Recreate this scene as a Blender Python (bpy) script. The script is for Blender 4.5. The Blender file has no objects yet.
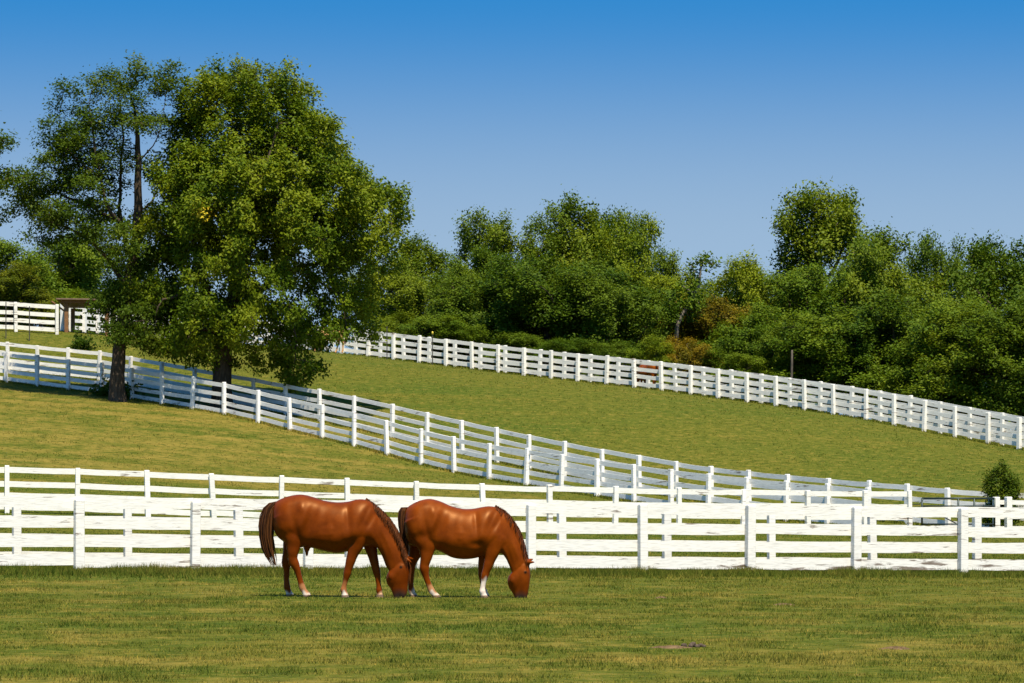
import bpy, bmesh, math, random
import numpy as np
from mathutils import Vector, Matrix

random.seed(7)
rng = np.random.default_rng(7)
scene = bpy.context.scene
C = scene.collection

# ------------------------------------------------------------------ camera
W, H = 1024, 683
F = 3400.0            # focal length in pixels
HOR = 499.0           # row of the horizon
EYE = 1.5
cam = bpy.data.cameras.new("camera")
cam.sensor_fit = 'HORIZONTAL'
cam.sensor_width = 36.0
cam.lens = F / W * 36.0
cam.shift_y = (HOR - H / 2) / W
cam.clip_start = 0.5
cam.clip_end = 12000
camo = bpy.data.objects.new("camera", cam)
C.objects.link(camo)
camo.location = (0, 0, EYE)
camo.rotation_euler = (math.radians(90), 0, 0)
scene.camera = camo


def X(px, d):
    return (px - 512.0) / F * d


def Z(py, d):
    return EYE + (HOR - py) / F * d


# ------------------------------------------------------------------ helpers
def link(o, parent=None):
    C.objects.link(o)
    if parent is not None:
        o.parent = parent
    return o


def tag(o, label=None, cat=None, group=None, kind=None):
    if label:
        o["label"] = label
    if cat:
        o["category"] = cat
    if group:
        o["group"] = group
    if kind:
        o["kind"] = kind
    return o


def thing(name, loc, label, cat, group=None, rz=0.0):
    o = bpy.data.objects.new(name, None)
    o.empty_display_size = 0.3
    o.location = loc
    o.rotation_euler = (0, 0, rz)
    link(o)
    return tag(o, label, cat, group)


def mesh_np(name, verts, faces, mat=None, smooth=False):
    """verts (N,3) array; faces (M,k) array or list of tuples"""
    me = bpy.data.meshes.new(name)
    verts = np.asarray(verts, dtype=np.float32)
    if isinstance(faces, np.ndarray):
        m, k = faces.shape
        me.vertices.add(len(verts))
        me.vertices.foreach_set("co", verts.ravel())
        me.loops.add(m * k)
        me.loops.foreach_set("vertex_index", faces.astype(np.int32).ravel())
        me.polygons.add(m)
        me.polygons.foreach_set("loop_start", np.arange(0, m * k, k, dtype=np.int32))
        me.polygons.foreach_set("loop_total", np.full(m, k, dtype=np.int32))
        me.update(calc_edges=True)
    else:
        me.from_pydata([tuple(v) for v in verts], [], faces)
        me.update()
    if smooth:
        me.polygons.foreach_set("use_smooth", np.ones(len(me.polygons), dtype=bool))
    if mat is not None:
        me.materials.append(mat)
    return me


def face_attr(me, name, vals):
    a = me.attributes.new(name, 'FLOAT', 'FACE')
    a.data.foreach_set("value", np.asarray(vals, dtype=np.float32))


def obj(name, me, parent=None):
    o = bpy.data.objects.new(name, me)
    return link(o, parent)


class MB:
    """collects simple shapes in one mesh"""

    def __init__(self):
        self.v = []
        self.f = []

    def loft(self, rings, cap=True):
        n = len(rings[0])
        b = len(self.v)
        for r in rings:
            self.v.extend([tuple(p) for p in r])
        for i in range(len(rings) - 1):
            for j in range(n):
                a = b + i * n + j
                c = b + i * n + (j + 1) % n
                self.f.append((a, c, c + n, a + n))
        if cap:
            self.f.append(tuple(b + j for j in reversed(range(n))))
            e = b + (len(rings) - 1) * n
            self.f.append(tuple(e + j for j in range(n)))

    def tube(self, pts, rad, n=6, cap=True):
        pts = [Vector(p) for p in pts]
        if not hasattr(rad, '__len__'):
            rad = [rad] * len(pts)
        rings = []
        up = None
        for i, p in enumerate(pts):
            t = (pts[min(i + 1, len(pts) - 1)] - pts[max(i - 1, 0)])
            if t.length < 1e-7:
                t = Vector((0, 0, 1))
            t.normalize()
            if up is None:
                up = Vector((0, 0, 1)) if abs(t.z) < 0.9 else Vector((1, 0, 0))
            s = t.cross(up)
            if s.length < 1e-5:
                s = t.cross(Vector((0, 1, 0)))
            s.normalize()
            up = s.cross(t)
            rings.append([p + s * math.cos(2 * math.pi * k / n) * rad[i] + up * math.sin(2 * math.pi * k / n) * rad[i] for k in range(n)])
        self.loft(rings, cap)

    def box(self, lo, hi):
        x0, y0, z0 = lo
        x1, y1, z1 = hi
        self.loft([[(x0, y0, z0), (x1, y0, z0), (x1, y1, z0), (x0, y1, z0)],
                   [(x0, y0, z1), (x1, y0, z1), (x1, y1, z1), (x0, y1, z1)]])

    def mesh(self, name, mat, smooth=False, bevel=0.0):
        me = bpy.data.meshes.new(name)
        me.from_pydata(self.v, [], self.f)
        me.update()
        bm = bmesh.new()
        bm.from_mesh(me)
        bmesh.ops.recalc_face_normals(bm, faces=bm.faces)
        if bevel > 0:
            bmesh.ops.bevel(bm, geom=[e for e in bm.edges if e.calc_face_angle(0) > 0.6], offset=bevel, segments=1, affect='EDGES')
        bm.to_mesh(me)
        bm.free()
        if smooth:
            me.polygons.foreach_set("use_smooth", np.ones(len(me.polygons), dtype=bool))
        if mat:
            me.materials.append(mat)
        return me


# ------------------------------------------------------------------ terrain
ctrl = []


def cp(px, d, z):
    ctrl.append((X(px, d), d, z))


def interp(tab, x):
    xs = [t[0] for t in tab]
    ys = [t[1] for t in tab]
    return float(np.interp(x, xs, ys))


dA = [(-480, 57.2), (-300, 58.3), (0, 60.5), (1024, 67.5), (1300, 69.5)]
dC = [(-400, 100), (-200, 101), (0, 102), (512, 106.5), (880, 112), (1024, 114), (1200, 116)]
zC = [(0, 1.1), (512, .52), (880, .34), (1024, .3)]
d1 = [(-120, 159), (-60, 158), (0, 157), (100, 155), (224, 148), (322, 142), (387, 138), (454, 134), (526, 130), (600, 126), (700, 121), (880, 113.5)]
y1 = [(-60, 375), (0, 381), (37, 386), (68, 390.5), (103, 396), (160, 404), (224, 414), (259, 424), (290, 431), (322, 438), (354, 446), (387, 454.5), (421, 465), (454, 473), (489, 479.5), (526, 485.5), (561, 490), (600, 497), (634, 503.5), (670, 508), (709, 513), (748, 517.5), (787, 522), (826, 525.5), (880, 530)]
d2 = [(-120, 165), (-60, 164), (0, 163), (100, 161), (254, 153), (320, 149.5), (400, 145), (500, 139.5), (600, 134), (700, 129), (850, 121.5), (950, 117.8), (1060, 115)]
t2 = [(-60, 336), (8, 342.5), (38, 345), (68, 348), (99, 351.5), (160, 361), (226, 373), (254, 379), (286, 384), (320, 390), (354, 396), (392, 404), (427, 412.5), (462, 420), (497, 428), (529, 435), (564, 441.5), (602, 448), (639, 455), (676, 461), (711, 467), (748, 471), (788, 474.5), (828, 477.5), (868, 480.5), (907, 484), (948, 487.5), (1024, 493), (1060, 495)]
dE = [(112, 189), (200, 188.5), (270, 187.5), (368, 184), (1019, 154), (1080, 151)]
yE = [(112, 338), (200, 342), (270, 347), (330, 352), (368, 356.5), (393, 360), (446, 366), (498, 371.8), (551, 378.6), (606, 385.5), (661, 390.5), (718, 397.5), (776, 406), (833, 416), (866, 419.5), (894, 424), (924, 430.5), (955, 437), (988, 443), (1019, 449), (1080, 460)]

for d in (6, 16, 28, 40, 52):
    for px in (-900, -300, 200, 512, 824, 1324, 1900):
        x = X(px, max(d, 28))
        ctrl.append((x, d, 0.03 + (0.008 * max(0, -x) if d > 35 else 0)))
for px, py in ((-200, 570), (0, 571), (256, 572), (512, 573), (768, 574), (1024, 575.5), (1250, 577)):
    d = interp(dA, px)
    cp(px, d, Z(py, d))
for px in (-150, 0, 200, 400, 600, 800, 1024, 1200):
    d = interp(dC, px)
    cp(px, d, interp(zC, px))
for px in (0, 68, 160, 224, 290, 354, 387, 421, 454, 489, 526, 600, 670, 748, 850):
    d = interp(d1, px)
    cp(px, d, Z(interp(y1, px), d))
for px in (0, 68, 160, 226, 286, 354, 427, 497, 564, 639, 711, 788, 868, 948, 1040):
    d = interp(d2, px)
    cp(px, d, Z(interp(t2, px), d) - 1.42)
for px in (150, 270, 368, 446, 551, 661, 776, 866, 955, 1050):
    d = interp(dE, px)
    cp(px, d, Z(interp(yE, px), d))
    cp(px, d + 6, Z(interp(yE, px), d) + 0.12)
for px, py, d in ((-60, 328, 175), (0, 331.5, 175), (57, 334.5, 176)):
    cp(px, d, Z(py, d))
for px, z in ((-200, 10.8), (0, 10.6), (300, 10), (512, 8.8), (800, 6.4), (1024, 4.6), (1250, 3.5)):
    cp(px, 225, z)
    cp(px, 262, z - 0.8)
for x, y, z in ((-60, 60, .6), (-60, 100, 2.2), (-62, 150, 7), (-66, 190, 10), (62, 60, -.2), (62, 100, 0), (64, 150, 1.2), (68, 190, 2.5), (45, 130, 1.0), (45, 165, 2.8)):
    ctrl.append((x, y, z))
ctrl = np.array(ctrl)


def tps_kernel(r2):
    return 0.5 * r2 * np.log(r2 + 1e-9)


_n = len(ctrl)
_d2 = ((ctrl[:, None, :2] - ctrl[None, :, :2]) ** 2).sum(-1)
_A = np.zeros((_n + 3, _n + 3))
_A[:_n, :_n] = tps_kernel(_d2) + np.eye(_n) * 8.0
_A[:_n, _n] = 1
_A[:_n, _n + 1:] = ctrl[:, :2]
_A[_n, :_n] = 1
_A[_n + 1:, :_n] = ctrl[:, :2].T
_w = np.linalg.solve(_A, np.concatenate([ctrl[:, 2], np.zeros(3)]))


def ground_np(x, y):
    x = np.asarray(x, dtype=float)
    y = np.asarray(y, dtype=float)
    shp = x.shape
    xf = x.ravel()
    yf = y.ravel()
    out = np.empty(len(xf))
    for s in range(0, len(xf), 20000):
        xx = np.clip(xf[s:s + 20000], -75, 75)
        yy = np.clip(yf[s:s + 20000], 2, 275)
        r2 = (xx[:, None] - ctrl[None, :, 0]) ** 2 + (yy[:, None] - ctrl[None, :, 1]) ** 2
        z = tps_kernel(r2) @ _w[:_n] + _w[_n] + xx * _w[_n + 1] + yy * _w[_n + 2]
        # gentle far country beyond the modelled hill
        dx = np.maximum(np.abs(xf[s:s + 20000]) - 75, 0)
        dy = np.maximum(yf[s:s + 20000] - 275, 0) + np.maximum(2 - yf[s:s + 20000], 0)
        t = np.clip(np.hypot(dx, dy) / 220, 0, 1)
        t = t * t * (3 - 2 * t)
        far = -1.0 + 2.5 * np.sin(xf[s:s + 20000] / 310.0) * np.cos(yf[s:s + 20000] / 420.0 + 1)
        out[s:s + 20000] = z * (1 - t) + far * t
    return out.reshape(shp)


def gz(x, y):
    return float(ground_np(np.array([x]), np.array([y]))[0])


# ------------------------------------------------------------------ materials
def new_mat(name):
    m = bpy.data.materials.new(name)
    m.use_nodes = True
    nt = m.node_tree
    nt.nodes.clear()
    return m, nt


def N(nt, kind, **kw):
    n = nt.nodes.new(kind)
    for k, v in kw.items():
        if k.startswith('i_'):
            n.inputs[k[2:].replace('_', ' ')].default_value = v
        else:
            setattr(n, k, v)
    return n


def ramp(nt, stops, fac=None):
    r = nt.nodes.new('ShaderNodeValToRGB')
    el = r.color_ramp.elements
    while len(el) > 1:
        el.remove(el[-1])
    el[0].position = stops[0][0]
    el[0].color = (*stops[0][1], 1)
    for p, c in stops[1:]:
        e = el.new(p)
        e.color = (*c, 1)
    if fac is not None:
        nt.links.new(fac, r.inputs[0])
    return r


def mix(nt, a, b, fac, mode='MIX'):
    m = nt.nodes.new('ShaderNodeMix')
    m.data_type = 'RGBA'
    m.blend_type = mode
    for val, idx in ((fac, 0), (a, 6), (b, 7)):
        if hasattr(val, 'is_output'):
            nt.links.new(val, m.inputs[idx])
        elif idx == 0:
            m.inputs[0].default_value = val
        else:
            m.inputs[idx].default_value = (*val, 1)
    return m.outputs[2]


def noise(nt, vec, scale, detail=4, rough=.55, dist=0.0):
    n = N(nt, 'ShaderNodeTexNoise')
    n.inputs['Scale'].default_value = scale
    n.inputs['Detail'].default_value = detail
    n.inputs['Roughness'].default_value = rough
    n.inputs['Distortion'].default_value = dist
    if vec is not None:
        nt.links.new(vec, n.inputs['Vector'])
    return n.outputs['Fac']


def mapping(nt, vec, scale=(1, 1, 1), rot=(0, 0, 0), loc=(0, 0, 0)):
    m = N(nt, 'ShaderNodeMapping')
    m.inputs['Scale'].default_value = scale
    m.inputs['Rotation'].default_value = rot
    m.inputs['Location'].default_value = loc
    nt.links.new(vec, m.inputs['Vector'])
    return m.outputs[0]


def pos(nt):
    return N(nt, 'ShaderNodeNewGeometry').outputs['Position']


def maprange(nt, v, a, b, c=0.0, d=1.0):
    m = N(nt, 'ShaderNodeMapRange')
    m.inputs[1].default_value = a
    m.inputs[2].default_value = b
    m.inputs[3].default_value = c
    m.inputs[4].default_value = d
    nt.links.new(v, m.inputs[0])
    return m.outputs[0]


def math_n(nt, op, a, b):
    m = N(nt, 'ShaderNodeMath', operation=op)
    for i, v in enumerate((a, b)):
        if hasattr(v, 'is_output'):
            nt.links.new(v, m.inputs[i])
        else:
            m.inputs[i].default_value = v
    return m.outputs[0]


def out_bsdf(nt, color, rough=.6, spec=.3, bump=None, bump_d=.02, bump_s=.6, **kw):
    b = N(nt, 'ShaderNodeBsdfPrincipled')
    if hasattr(color, 'is_output'):
        nt.links.new(color, b.inputs['Base Color'])
    else:
        b.inputs['Base Color'].default_value = (*color, 1)
    if hasattr(rough, 'is_output'):
        nt.links.new(rough, b.inputs['Roughness'])
    else:
        b.inputs['Roughness'].default_value = rough
    b.inputs['Specular IOR Level'].default_value = spec
    for k, v in kw.items():
        b.inputs[k.replace('_', ' ')].default_value = v
    if bump is not None:
        bp = N(nt, 'ShaderNodeBump')
        bp.inputs['Strength'].default_value = bump_s
        bp.inputs['Distance'].default_value = bump_d
        nt.links.new(bump, bp.inputs['Height'])
        nt.links.new(bp.outputs[0], b.inputs['Normal'])
    o = N(nt, 'ShaderNodeOutputMaterial')
    nt.links.new(b.outputs[0], o.inputs[0])
    return b


# pasture colours, the same patches on the soil sheet and on the blades
GREEN = (.072, .101, .011)
OLIVE = (.110, .115, .014)
STRAW = (.262, .192, .040)
DARKG = (.050, .092, .010)


def pasture(nt, k=1.0):
    p = pos(nt)
    sep = N(nt, 'ShaderNodeSeparateXYZ')
    nt.links.new(p, sep.inputs[0])
    flat = N(nt, 'ShaderNodeCombineXYZ')
    nt.links.new(sep.outputs[0], flat.inputs[0])
    nt.links.new(sep.outputs[1], flat.inputs[1])
    v = flat.outputs[0]
    big = noise(nt, v, .055, 4, .6)
    mid = noise(nt, mapping(nt, v, (1.25, .6, 1)), .62, 5, .68, .4)
    fine = noise(nt, v, 2.3, 4, .7)
    # mown swathes running along the foot of the slope
    wv = noise(nt, mapping(nt, v, (.035, .42, 1), (0, 0, math.radians(31))), 1.0, 3, .6)
    a = mix(nt, tuple(c * k for c in GREEN), tuple(c * k for c in OLIVE), maprange(nt, big, .38, .62))
    a = mix(nt, a, tuple(c * k for c in OLIVE), maprange(nt, wv, .42, .62))
    s = math_n(nt, 'ADD', math_n(nt, 'MULTIPLY', mid, .6), math_n(nt, 'MULTIPLY', wv, .4))
    # dry on the mown slope left of the diagonal fence
    dryx = maprange(nt, sep.outputs[0], 3.0, -9.0, 0.0, 1.0)
    dryy = math_n(nt, 'MULTIPLY', maprange(nt, sep.outputs[1], 104, 122), maprange(nt, sep.outputs[1], 160, 148))
    dry = math_n(nt, 'MULTIPLY', dryx, dryy)
    near = maprange(nt, sep.outputs[1], 72, 52)
    s2 = math_n(nt, 'ADD', math_n(nt, 'ADD', s, math_n(nt, 'MULTIPLY', dry, .13)), math_n(nt, 'MULTIPLY', near, .085))
    a = mix(nt, a, tuple(c * k for c in STRAW), maprange(nt, s2, .57, .74, 0, .8))
    a = mix(nt, a, tuple(c * k for c in DARKG), math_n(nt, 'MULTIPLY', maprange(nt, mid, .49, .34, 0, .8), maprange(nt, near, 0, 1, .25, .6)))
    a = mix(nt, a, tuple(c * k for c in STRAW), math_n(nt, 'MULTIPLY', dry, maprange(nt, wv, .46, .66, .05, .5)))
    a = mix(nt, a, tuple(c * k for c in DARKG), math_n(nt, 'MULTIPLY', maprange(nt, sep.outputs[1], 128, 108, 0, .55), math_n(nt, 'MULTIPLY', maprange(nt, wv, .56, .40), maprange(nt, sep.outputs[1], 84, 92))))
    a = mix(nt, a, tuple(c * k * .6 for c in GREEN), maprange(nt, fine, .50, .33, 0, .85))
    a = mix(nt, a, tuple(c * k for c in STRAW), maprange(nt, fine, .53, .68, 0, .6))
    crumbs = noise(nt, v, 8.0, 3, .7)
    a = mix(nt, a, tuple(c * k * 1.15 for c in STRAW), maprange(nt, crumbs, .56, .70, 0, .7))
    a = mix(nt, a, tuple(c * k * .5 for c in DARKG), maprange(nt, crumbs, .43, .30, 0, .7))
    return a, fine


def make_ground_mat():
    m, nt = new_mat("pasture_soil")
    col, fine = pasture(nt, .85)
    h = noise(nt, pos(nt), 7.0, 5, .7)
    out_bsdf(nt, col, .95, .03, bump=h, bump_d=.05, bump_s=.8)
    return m


def make_blade_mat():
    m, nt = new_mat("grass_blades")
    col, fine = pasture(nt, 1.26)
    at = N(nt, 'ShaderNodeAttribute', attribute_name='tint')
    t = ramp(nt, [(0, (.26, .50, .42)), (.22, (.55, .70, .6)), (.5, (1, 1, 1)), (.85, (1.5, 1.35, 1.2)), (1, (2.2, 1.75, 1.5))], at.outputs['Fac'])
    col = mix(nt, col, t.outputs[0], 1.0, 'MULTIPLY')
    d = N(nt, 'ShaderNodeBsdfPrincipled')
    nt.links.new(col, d.inputs['Base Color'])
    d.inputs['Roughness'].default_value = .7
    d.inputs['Specular IOR Level'].default_value = .05
    tr = N(nt, 'ShaderNodeBsdfTranslucent')
    nt.links.new(col, tr.inputs[0])
    ms = N(nt, 'ShaderNodeMixShader')
    ms.inputs[0].default_value = .3
    nt.links.new(d.outputs[0], ms.inputs[1])
    nt.links.new(tr.outputs[0], ms.inputs[2])
    o = N(nt, 'ShaderNodeOutputMaterial')
    nt.links.new(ms.outputs[0], o.inputs[0])
    return m


def make_leaf_mat(name, dark, mid, light, yellow, transl=.35):
    m, nt = new_mat(name)
    at = N(nt, 'ShaderNodeAttribute', attribute_name='tint')
    r = ramp(nt, [(0, dark), (.45, mid), (.8, light), (.94, light), (1, yellow)], at.outputs['Fac'])
    oi = N(nt, 'ShaderNodeObjectInfo')
    col = mix(nt, r.outputs[0], oi.outputs['Color'], 1.0, 'MULTIPLY')
    d = N(nt, 'ShaderNodeBsdfPrincipled')
    nt.links.new(col, d.inputs['Base Color'])
    d.inputs['Roughness'].default_value = .55
    d.inputs['Specular IOR Level'].default_value = .10
    tr = N(nt, 'ShaderNodeBsdfTranslucent')
    tcol = mix(nt, col, (1.25, 1.2, .55), 1.0, 'MULTIPLY')
    nt.links.new(tcol, tr.inputs[0])
    ms = N(nt, 'ShaderNodeMixShader')
    ms.inputs[0].default_value = transl
    nt.links.new(d.outputs[0], ms.inputs[1])
    nt.links.new(tr.outputs[0], ms.inputs[2])
    o = N(nt, 'ShaderNodeOutputMaterial')
    nt.links.new(ms.outputs[0], o.inputs[0])
    return m


def make_bark(name, a, b):
    m, nt = new_mat(name)
    p = pos(nt)
    n1 = noise(nt, mapping(nt, p, (6, 6, 1.2)), 1.6, 6, .7, .6)
    r = ramp(nt, [(.3, a), (.7, b)], n1)
    out_bsdf(nt, r.outputs[0], .9, .1, bump=n1, bump_d=.06, bump_s=1)
    return m


def make_paint(name, white, wear_lo, wear_hi, k=1.0, low=0.0):
    """old white fence paint: flaked to grey brown wood in streaks along the boards"""
    m, nt = new_mat(name)
    p = pos(nt)
    n1 = noise(nt, mapping(nt, p, (.9, .9, 9.0)), 1.5, 5, .65, .3)
    n2 = noise(nt, p, .55, 3, .6)
    n3 = noise(nt, mapping(nt, p, (2.2, 2.2, 24)), 2.0, 4, .6)
    f = math_n(nt, 'ADD', math_n(nt, 'MULTIPLY', n1, .62), math_n(nt, 'MULTIPLY', n2, .38))
    if low:
        sep = N(nt, 'ShaderNodeSeparateXYZ')
        nt.links.new(p, sep.inputs[0])
        f = math_n(nt, 'ADD', f, maprange(nt, sep.outputs[2], .36, .12, 0, low))
    wear = maprange(nt, f, wear_lo, wear_hi)
    wood = ramp(nt, [(.3, (.11, .075, .05)), (.7, (.30, .25, .2))], n3)
    paint = mix(nt, white, tuple(c * .74 for c in white), maprange(nt, n3, .44, .72))
    col = mix(nt, paint, wood.outputs[0], wear)
    out_bsdf(nt, col, .55, .35, bump=n3, bump_d=.006, bump_s=.5)
    return m


M_GROUND = make_ground_mat()
M_BLADE = make_blade_mat()
M_WHITE = make_paint("white_fence_paint", (.82, .79, .71), .58, .622, low=.07)
M_WHITE2 = make_paint("worn_white_fence_paint", (.84, .82, .77), .575, .63)
M_BARK = make_bark("dark_bark", (.022, .016, .012), (.12, .088, .058))
M_BARK2 = make_bark("grey_bark", (.07, .055, .045), (.30, .26, .21))
M_LEAF_ELM = make_leaf_mat("broad_leaves", (.045, .084, .004), (.096, .146, .005), (.190, .222, .010), (.60, .46, .03), .32)
M_LEAF_LOC = make_leaf_mat("feathery_leaves", (.034, .068, .005), (.064, .108, .006), (.120, .152, .010), (.16, .17, .02), .36)
M_LEAF_WOOD = make_leaf_mat("woodland_leaves", (.038, .074, .004), (.076, .126, .006), (.155, .200, .012), (.24, .24, .03), .32)


def plain(name, col, rough=.6, spec=.3, metallic=0.0, var=.25, sc=9.0):
    m, nt = new_mat(name)
    n = noise(nt, pos(nt), sc, 4, .6)
    r = ramp(nt, [(.3, tuple(c * (1 - var) for c in col)), (.7, tuple(c * (1 + var) for c in col))], n)
    out_bsdf(nt, r.outputs[0], rough, spec, bump=n, bump_d=.004, bump_s=.3, Metallic=metallic)
    return m


M_BROWN = plain("stained_timber", (.21, .105, .045), .8, .2)
M_ROOFW = plain("weathered_roof_boards", (.19, .13, .085), .85, .15)
M_STEEL = plain("dark_pipe_steel", (.035, .05, .045), .45, .5, .5)
M_TPOST = plain("rusty_post_steel", (.06, .055, .045), .6, .4, .4)
M_CAPY = plain("yellow_plastic", (.65, .50, .05), .4, .4)
M_DUNG = plain("dried_dung", (.085, .062, .045), .95, .1, var=.5, sc=40)
M_DIRT = plain("bare_earth", (.13, .082, .042), .95, .1, var=.45, sc=14)
M_POLE = plain("silvered_wood", (.085, .07, .055), .85, .2)

# ------------------------------------------------------------------ ground sheet
def axis(fine_lo, fine_hi, step, far_lo, far_hi):
    core = list(np.arange(fine_lo, fine_hi + 1e-6, step))
    up = []
    s = step
    x = fine_hi
    while x < far_hi:
        s *= 1.35
        x += s
        up.append(x)
    dn = []
    s = step
    x = fine_lo
    while x > far_lo:
        s *= 1.35
        x -= s
        dn.append(x)
    return np.array(dn[::-1] + core + up)


gx = axis(-62, 62, 1.0, -6000, 6000)
gy = axis(4, 262, 1.0, -3000, 9000)
GX, GY = np.meshgrid(gx, gy)
GZ = ground_np(GX, GY)
nx, ny = len(gx), len(gy)
verts = np.stack([GX, GY, GZ], -1).reshape(-1, 3)
ii, jj = np.meshgrid(np.arange(nx - 1), np.arange(ny - 1))
b = (jj * nx + ii).ravel()
faces = np.stack([b, b + 1, b + 1 + nx, b + nx], 1)
g = obj("ground", mesh_np("ground", verts, faces, M_GROUND, True))
tag(g, "rolling pasture ground rising to a low hill", kind="structure")

# ------------------------------------------------------------------ grass (stuff)
def vnoise(x, y, s, seed):
    """cheap value noise"""
    r = np.random.default_rng(seed).random((256, 256))
    u = x / s
    v = y / s
    iu = np.floor(u).astype(int)
    iv = np.floor(v).astype(int)
    fu = u - iu
    fv = v - iv
    fu = fu * fu * (3 - 2 * fu)
    fv = fv * fv * (3 - 2 * fv)
    a = r[iu % 256, iv % 256]
    b_ = r[(iu + 1) % 256, iv % 256]
    c = r[iu % 256, (iv + 1) % 256]
    d = r[(iu + 1) % 256, (iv + 1) % 256]
    return (a * (1 - fu) + b_ * fu) * (1 - fv) + (c * (1 - fu) + d * fu) * fv


def grass(name, label, x, y, length, width, tint, lean=.5):
    n = len(x)
    z = ground_np(x, y) - .006
    a = rng.random(n) * 2 * np.pi
    side = np.stack([np.cos(a), np.sin(a), np.zeros(n)], 1) * (width * .5)[:, None]
    la = rng.random(n) * 2 * np.pi
    ln = lean * (rng.random(n) ** .7)
    top = np.stack([np.cos(la) * ln, np.sin(la) * ln, np.ones(n)], 1)
    top /= np.linalg.norm(top, axis=1)[:, None]
    base = np.stack([x, y, z], 1)
    v = np.empty((n, 3, 3))
    v[:, 0] = base - side
    v[:, 1] = base + side
    v[:, 2] = base + top * length[:, None]
    f = np.arange(n * 3).reshape(n, 3)
    me = mesh_np(name, v.reshape(-1, 3), f, M_BLADE)
    face_attr(me, "tint", np.clip(tint, 0, 1))
    o = obj(name, me)
    tag(o, label, "grass", kind="stuff")
    return o


def scatter(y0, y1, margin, dens, zfun=None):
    """points in the wedge in view, widened by a margin"""
    area = 0
    n = int((y1 - y0) * (0.302 * (y0 + y1) / 2 + 2 * margin) * dens)
    y = y0 + (y1 - y0) * rng.random(n)
    hw = 0.151 * y + margin
    keep = rng.random(n) < hw / (0.151 * y1 + margin)
    y = y[keep]
    x = (rng.random(len(y)) * 2 - 1) * (0.151 * y + margin)
    return x, y


def near_grass():
    xs, ys, ls, ws, ts = [], [], [], [], []
    for y0, y1_, dens, k in ((24, 36, 950, 1.0), (36, 50, 700, 1.15), (50, 74, 430, 1.4)):
        x, y = scatter(y0, y1_, 3.0, dens)
        c = vnoise(x, y, .8, 1) * .5 + vnoise(x, y, .27, 2) * .5
        p = vnoise(x * .6, y, 2.6, 3)
        keep = rng.random(len(x)) < np.clip(.28 + 1.5 * (c - .3), .12, 1)
        x, y, c, p = x[keep], y[keep], c[keep], p[keep]
        L = (.018 + .050 * np.clip(c - .25, 0, 1) + .025 * np.clip(p - .55, 0, 1)) * (.6 + .8 * rng.random(len(x)))
        wd = (.006 + .006 * rng.random(len(x))) * k
        t = .56 + .55 * (rng.random(len(x)) - .5) - .12 * (p - .5) - .45 * (c - .5) + .25 * (rng.random(len(x)) < .10)
        xs.append(x); ys.append(y); ls.append(L * k ** .3); ws.append(wd); ts.append(t)
    # long uncut grass along the foot of the nearest fences
    for off, hh in ((0.0, .12), (2.75, .11)):
        n = 80000
        px = rng.random(n) * 1500 - 230
        d = np.interp(px, [t[0] for t in dA], [t[1] for t in dA]) + off + np.where(rng.random(n) < .35, rng.normal(-.05, .2, n), -np.abs(rng.normal(0, 1.5, n)))
        x = (px - 512) / F * d
        c = vnoise(x, d, .5, 4)
        xs.append(x); ys.append(d)
        ls.append(hh * (.5 + .9 * rng.random(n)) * (.45 + c)); ws.append(.010 + .008 * rng.random(n))
        ts.append(.12 + .28 * rng.random(n) + .2 * c)
    cat = np.concatenate
    grass("meadow_grass", "short grazed green and straw coloured grass of the near paddock", cat(xs), cat(ys), cat(ls), cat(ws), cat(ts), .9)


def hill_grass():
    xs, ys, ls, ws, ts = [], [], [], [], []
    for y0, y1_, dens, k in ((74, 110, 110, 1.0), (110, 160, 50, 1.3), (160, 205, 24, 1.7)):
        x, y = scatter(y0, y1_, 5.0, dens)
        c = vnoise(x, y, 1.1, 11) * .6 + vnoise(x, y, .4, 12) * .4
        keep = rng.random(len(x)) < np.clip(.3 + 1.4 * (c - .3), .1, 1)
        x, y, c = x[keep], y[keep], c[keep]
        L = (.03 + .035 * c) * (.6 + .7 * rng.random(len(x)))
        xs.append(x); ys.append(y); ls.append(L * k ** .5); ws.append((.02 + .016 * rng.random(len(x))) * k)
        ts.append(.45 + .4 * (rng.random(len(x)) - .5))
    for tab, n in ((d1, 9000), (d2, 9000), (dE, 9000)):
        lo, hi = tab[0][0], tab[-1][0]
        px = lo + (hi - lo) * rng.random(n)
        d = np.interp(px, [t[0] for t in tab], [t[1] for t in tab]) + rng.normal(0, .2, n)
        xs.append((px - 512) / F * d); ys.append(d)
        ls.append(.07 + .11 * rng.random(n)); ws.append(.03 + .02 * rng.random(n)); ts.append(.2 + .6 * rng.random(n))
    cat = np.concatenate
    grass("hill_grass", "mown grass covering the slopes between the white fences", cat(xs), cat(ys), cat(ls), cat(ws), cat(ts), .9)


near_grass()
hill_grass()

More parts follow.
